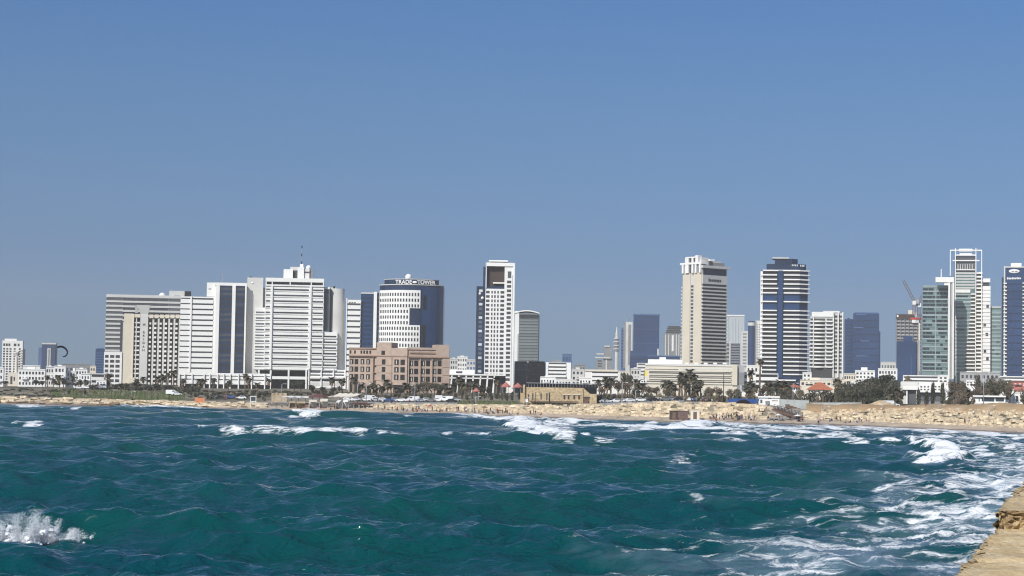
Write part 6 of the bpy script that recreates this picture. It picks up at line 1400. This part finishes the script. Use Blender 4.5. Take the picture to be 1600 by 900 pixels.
def canopy(name, label, px0, px1, y_top, y_eave, s, m, cat='canopy', y_base=None):
    c0 = ground((px0+px1)/2, s); sc = c0.y/3000; w = (px1-px0)*sc/2; r = empty(name, c0); tag(r, label, cat, None); zt = at(px0, y_top, c0.y).z-c0.z; ze = at(px0, y_eave, c0.y).z-c0.z; n = 12
    V = [(0, 0, zt)]+[(w*math.cos(2*math.pi*i/n), w*.8*math.sin(2*math.pi*i/n), ze) for i in range(n)]+[(w*math.cos(2*math.pi*i/n), w*.8*math.sin(2*math.pi*i/n), ze-.35) for i in range(n)]
    F = [(0, 1+i, 1+(i+1) % n) for i in range(n)]+[(1+i, 1+n+i, 1+n+(i+1) % n, 1+(i+1) % n) for i in range(n)]; mesh_obj('cover', V, F, m, r)
    for x, y in ((-.6, -.4), (.6, -.4), (.6, .4), (-.6, .4)): box('post', steel, x*w-.08, x*w+.08, y*w-.08, y*w+.08, -.3, ze+.1, r)
canopy('maroon_tent', 'big dark maroon tent roof at the beach bar', 482, 513, 614.5, 619.5, 18, maroon, 'tent')
canopy('play_canopy', 'pinkish red peaked canopy at the foot of the white grid tower', 782.5, 797.5, 596.5, 603.5, 85, redcan); canopy('play_canopy', 'pinkish red peaked canopy beside the museum end', 801, 816.5, 597.8, 604, 85, redcan); canopy('play_canopy', 'small red canopy among palms left of the lawn', 738, 750, 606, 610.5, 80, redcan)
def cabana(label, px0, px1, y_top, s, m):
    c0 = ground((px0+px1)/2, s); w = (px1-px0)*c0.y/3000/2; H = max(1.4, at(px0, y_top, c0.y).z-c0.z); r = empty('cabana', c0, HG.uniform(-.25, .25)); tag(r, label, 'cabana', 'cloth cabanas at the beach bar')
    V = [(-w, -1.2, H*.75), (w, -1.2, H*.75), (w, 1.2, H), (-w, 1.2, H), (-w, -1.2, H*.75+.1), (w, -1.2, H*.75+.1), (w, 1.2, H+.1), (-w, 1.2, H+.1)]; mesh_obj('roof', V, BF, m, r); box('back', m, -w, w, 1.1, 1.2, .1, H, r); box('seat', maroon, -w*.8, w*.8, -.5, .8, .15, .5, r); box('side', m, -w-.05, -w+.03, -1.1, 1.1, .1, H*.72, r)
for a in (('cream cabana under the maroon tent', 483, 495, 625, 12, cream), ('taller cream cabana right under the maroon tent', 500, 512, 623.5, 12, cream), ('peach cabana left of the cream ones', 452, 461, 627, 11, sandst), ('peach cabana nearest the cream ones', 464, 477, 627.5, 11, sandst), ('small white cabana right of the tent', 526, 532, 625.5, 12, offw), ('white cabana with dark seat before the pink hotel corner', 536, 544, 624.5, 13, offw)): cabana(*a)
b = B('terrace_wall', 'tan stone terrace wall with small dark openings at the beach bar', 'wall', 424, 448, 614, 742, depth=1.2, zb=3.6, pref=620); b.body(mat('tan_masonry', (.46, .37, .25), .9, .2, .5, col2=(.34, .26, .17)))
for x in (427, 433.5, 440): b.p('opening', shadow, x, x+2.4, 615, 616.4, -.2, .05)
b.done()
b = B('sign_frame', 'square white framed notice board on the shore stones', 'sign', 391, 400.5, 618.8, 705, depth=.4, zb=2.4, pref=623); b.raw('board', shadow, .25, b.W-.25, .05, .3, b.z(626.5), b.H-.3)
for a0_ in ((0, .25), (b.W-.25, b.W)): b.raw('frame_side', white, a0_[0], a0_[1], 0, .35, -.3, b.H)
b.raw('frame_top', white, .25, b.W-.25, 0, .35, b.H-.3, b.H); b.raw('frame_bottom', white, .25, b.W-.25, 0, .35, b.z(626.6)-.3, b.z(626.6)); b.done()
b = B('orange_barrier', 'bright orange barrier by the shore before the white podium', 'barrier', 304.5, 319.5, 621.2, 735, depth=.6, zb=2.4, pref=624)
for i in range(3): b.raw('barrier_panel', orange, b.W*i/3+.05, b.W*(i+1)/3-.05, 0, .3, 0, b.H-.1*i)
for i in range(4): b.raw('post', orange, b.W*i/3-.06, b.W*i/3+.06, -.05, .4, -.3, b.H+.15)
b.done()
for l, r_, tp, m, lab in ((1046, 1060.5, 642.3, brownp, 'rust brown beach store box on the sand'), (1061, 1075, 642.6, purpb, 'purplish beach store box beside the rust brown one'), (1079, 1093, 641.5, cream, 'cream beach store box right of the purplish one')):
    b = B('store_box', lab, 'store box', l, r_, tp, 599, depth=2.4, zb=1.9, pref=647); b.body(m, 'box'); b.raw('lid', m, -.12, b.W+.12, -.12, b.D+.12, b.H+.003, b.H+.14); b.raw('door', woodm, b.W*.3, b.W*.7, -.06, .01, .3, b.H-.4); b.done()
# umbrellas on the sand
def umbrella(px, s, m, label, h=2.3, r_=1.25):
    r = empty('beach_umbrella', ground(px, s)); tag(r, label, 'umbrella', 'umbrellas on the beach'); tube('pole', [(0, 0, -.1), (0, 0, h)], .03, steel, r); n = 8; V = [(0, 0, h+.1)]+[(r_*math.cos(2*math.pi*i/n), r_*math.sin(2*math.pi*i/n), h-.4) for i in range(n)]+[(0, 0, h+.04)]
    F = [(0, 1+i, 1+(i+1) % n) for i in range(n)]+[(n+1, 1+(i+1) % n, 1+i) for i in range(n)]; mesh_obj('canopy', V, F, m, r)
umbrella(1206, 11, maroon, 'dark maroon beach umbrella at the foot of the wooden ramp'); umbrella(1216, 9, offw, 'pale beach umbrella right of the dark maroon one'); umbrella(1246, 8, white, 'white beach umbrella at the right end of the ramp'); umbrella(1151, 12, maroon, 'maroon beach umbrella below the blue awning'); umbrella(672, 10, CLOTH['red'], 'red beach umbrella below the pink hotel'); umbrella(757, 10, CLOTH['brown'], 'brown beach umbrella below the white grid tower'); umbrella(520, 8, CLOTH['brown'], 'brown beach umbrella below the cream sail')
# sand heap
def heap():
    c = ground(1374, 35); n = 26; V = []; F = []; g = np.random.default_rng(3)
    for j in range(n+1):
        for i in range(n+1):
            x = (i/n-.5)*2; y = (j/n-.5)*2; rr = math.hypot(x*(1+.2*y), y); h = 2.1*max(0, 1-rr**1.4)*(1+.15*math.sin(3*x+1))+g.normal()*.05
            X = c.x+x*6.2; Yy = c.y+y*6; V.append((X, Yy, float(zland(np.array([X]), np.array([Yy]))[0])+h+(.26 if rr < 1 else -.2)))
    for j in range(n):
        for i in range(n): o = j*(n+1)+i; F.append((o, o+1, o+n+2, o+n+1))
    o = mesh_obj('sand_heap', V, F, mat('pale_heap_sand', (.52, .43, .30), .95, .15, .3, col2=(.46, .30, .16)), smooth=True); tag(o, 'pale sand heap beside the dark trees', 'sand heap', kind='structure')
heap()
# kites
def kite(label, pts, Y, chord, m):
    P = [at(px, py, Y) for px, py in pts]; c = sum(P, Vector())/len(P); V = []; n = len(P); k = 10
    for i, p in enumerate(P):
        t = (P[min(i+1, n-1)]-P[max(i-1, 0)]).normalized(); nrm = Vector((t.z, 0, -t.x)); w = chord*(.30+.70*max(0.0, math.sin(math.pi*i/(n-1)))**.6)
        for q in range(k): a = 2*math.pi*q/k; V.append(p-c+Vector((0, 1, 0))*math.cos(a)*w/2+nrm*(math.sin(a)*.09*w+.30*w*(.25-(math.cos(a)/2)**2))+nrm*math.cos(a)*w*.17)
    F = [(i*k+q, i*k+(q+1) % k, (i+1)*k+(q+1) % k, (i+1)*k+q) for i in range(n-1) for q in range(k)]+[tuple(range(k))[::-1], tuple(range((n-1)*k, n*k))]
    o = mesh_obj('kite', V, F, m, None, c, True); tag(o, label, 'kite', 'black kites'); return o
import itertools
def arc(p0, p1, bulge, n=14):
    (x0, y0), (x1, y1) = p0, p1; out = []
    for i in range(n+1):
        t = i/n; b = bulge*4*t*(1-t); out.append((x0+(x1-x0)*t+b*(y1-y0)/math.hypot(x1-x0, y1-y0), y0+(y1-y0)*t-b*(x1-x0)/math.hypot(x1-x0, y1-y0)))
    return out
kite('black crescent kite flying over the far left houses', [(89, 543.2), (91, 542.2), (93.5, 541.4), (96, 541.3), (98.5, 541.9), (101, 543.2), (103, 544.8), (104.8, 547), (105.8, 549.5), (105.7, 552), (104.6, 554.5), (102.6, 556.4), (100, 557.4), (98.2, 557)], 560, 1.9, kitecl)
k0 = ground(1160, 27); kite('black arched kite lying on the stone bank below the blue awning', [(1150, 632), (1152, 629), (1156, 627.2), (1161, 626.8), (1166, 628), (1170, 630), (1173, 633)], k0.y, 3.4, kitecl)
AIR, DUST, OZONE, SKY, SUNP, HAZE, EXPO, SKYZ, SKYO, TINTS = 1.0, 2.3, 6.0, .075, 4.5, .00012, 0.0, 1, .10, [(0, (.93, 1.00, 1.10)), (.19, (.95, 1.28, 1.52)), (.05, (.98, 1.09, 1.22)), (.10, (1.10, 1.24, 1.34)), (.15, (1.06, 1.30, 1.42)), (.6, (.85, 1.15, 1.45))]
def None_mat():
    m = bpy.data.materials.new('thin_haze'); m.use_nodes = True; nt = m.node_tree; nt.nodes.clear()
    o = nt.nodes.new('ShaderNodeOutputMaterial'); v = nt.nodes.new('ShaderNodeVolumePrincipled')
    v.inputs['Color'].default_value = (.95, .88, .78, 1); v.inputs['Density'].default_value = HAZE; v.inputs['Anisotropy'].default_value = .1
    nt.links.new(v.outputs[0], o.inputs['Volume']); return m
# ------------------------------------------------------------------ daylight
SUN = Vector((-.52*math.cos(R(38)), -.854*math.cos(R(38)), math.sin(R(38)))).normalized()
w = bpy.data.worlds.new('World'); SC.world = w; w.use_nodes = True
nt = w.node_tree; N = nt.nodes; L = nt.links
bg = N['Background']; sky = N.new('ShaderNodeTexSky'); sky.sky_type = 'NISHITA'; sky.sun_disc = False
sky.sun_elevation = math.asin(SUN.z); sky.sun_rotation = math.atan2(SUN.x, SUN.y) % (2*math.pi)
sky.air_density = AIR; sky.dust_density = DUST; sky.ozone_density = OZONE; sky.altitude = 10
tcw = N.new('ShaderNodeTexCoord'); mpw = N.new('ShaderNodeMapping'); mpw.inputs['Scale'].default_value = (1, 1, SKYZ); mpw.inputs['Location'].default_value = (0, 0, SKYO)
L.new(tcw.outputs['Generated'], mpw.inputs['Vector']); L.new(mpw.outputs[0], sky.inputs['Vector'])
sx = N.new('ShaderNodeSeparateXYZ'); L.new(tcw.outputs['Generated'], sx.inputs[0])
cr = N.new('ShaderNodeValToRGB'); e = cr.color_ramp.elements; L.new(sx.outputs['Z'], cr.inputs[0])   # dusty air low down, clear blue above
for k, (pos, c) in enumerate(TINTS):
    el = e[k] if k < 2 else e.new(pos)
    el.position = pos; el.color = (c[0]/2, c[1]/2, c[2]/2, 1)
gm = N.new('ShaderNodeVectorMath'); gm.operation = 'MULTIPLY'; L.new(sky.outputs[0], gm.inputs[0]); L.new(cr.outputs[0], gm.inputs[1])
g2 = N.new('ShaderNodeVectorMath'); g2.operation = 'SCALE'; g2.inputs['Scale'].default_value = 2.0; L.new(gm.outputs[0], g2.inputs[0]); L.new(g2.outputs[0], bg.inputs['Color'])
bg.inputs['Strength'].default_value = SKY
sl = bpy.data.lights.new('sun', 'SUN'); sl.energy = SUNP; sl.angle = R(.5); sl.color = (1, .95, .87)
so = bpy.data.objects.new('sun', sl); link(so); so.rotation_euler = SUN.to_track_quat('Z', 'Y').to_euler(); so.location = (-200, -200, 300)
# the air: one closed box of thin haze
if HAZE:
    hz = box('haze', None_mat(), -1500, 1500, -60, 3700, -9, 175); tag(hz, kind='stuff')
vs = SC.view_settings; SC.display_settings.display_device = 'sRGB'; vs.view_transform = 'Standard'; vs.look = 'None'; vs.gamma = 1; vs.use_curve_mapping = False; vs.exposure = EXPO
cy = SC.cycles; cy.max_bounces = 5; cy.diffuse_bounces = 2; cy.glossy_bounces = 3; cy.transmission_bounces = 2; cy.volume_bounces = 1; cy.caustics_reflective = False; cy.caustics_refractive = False
cy.filter_width = 1.15
settle_labels()
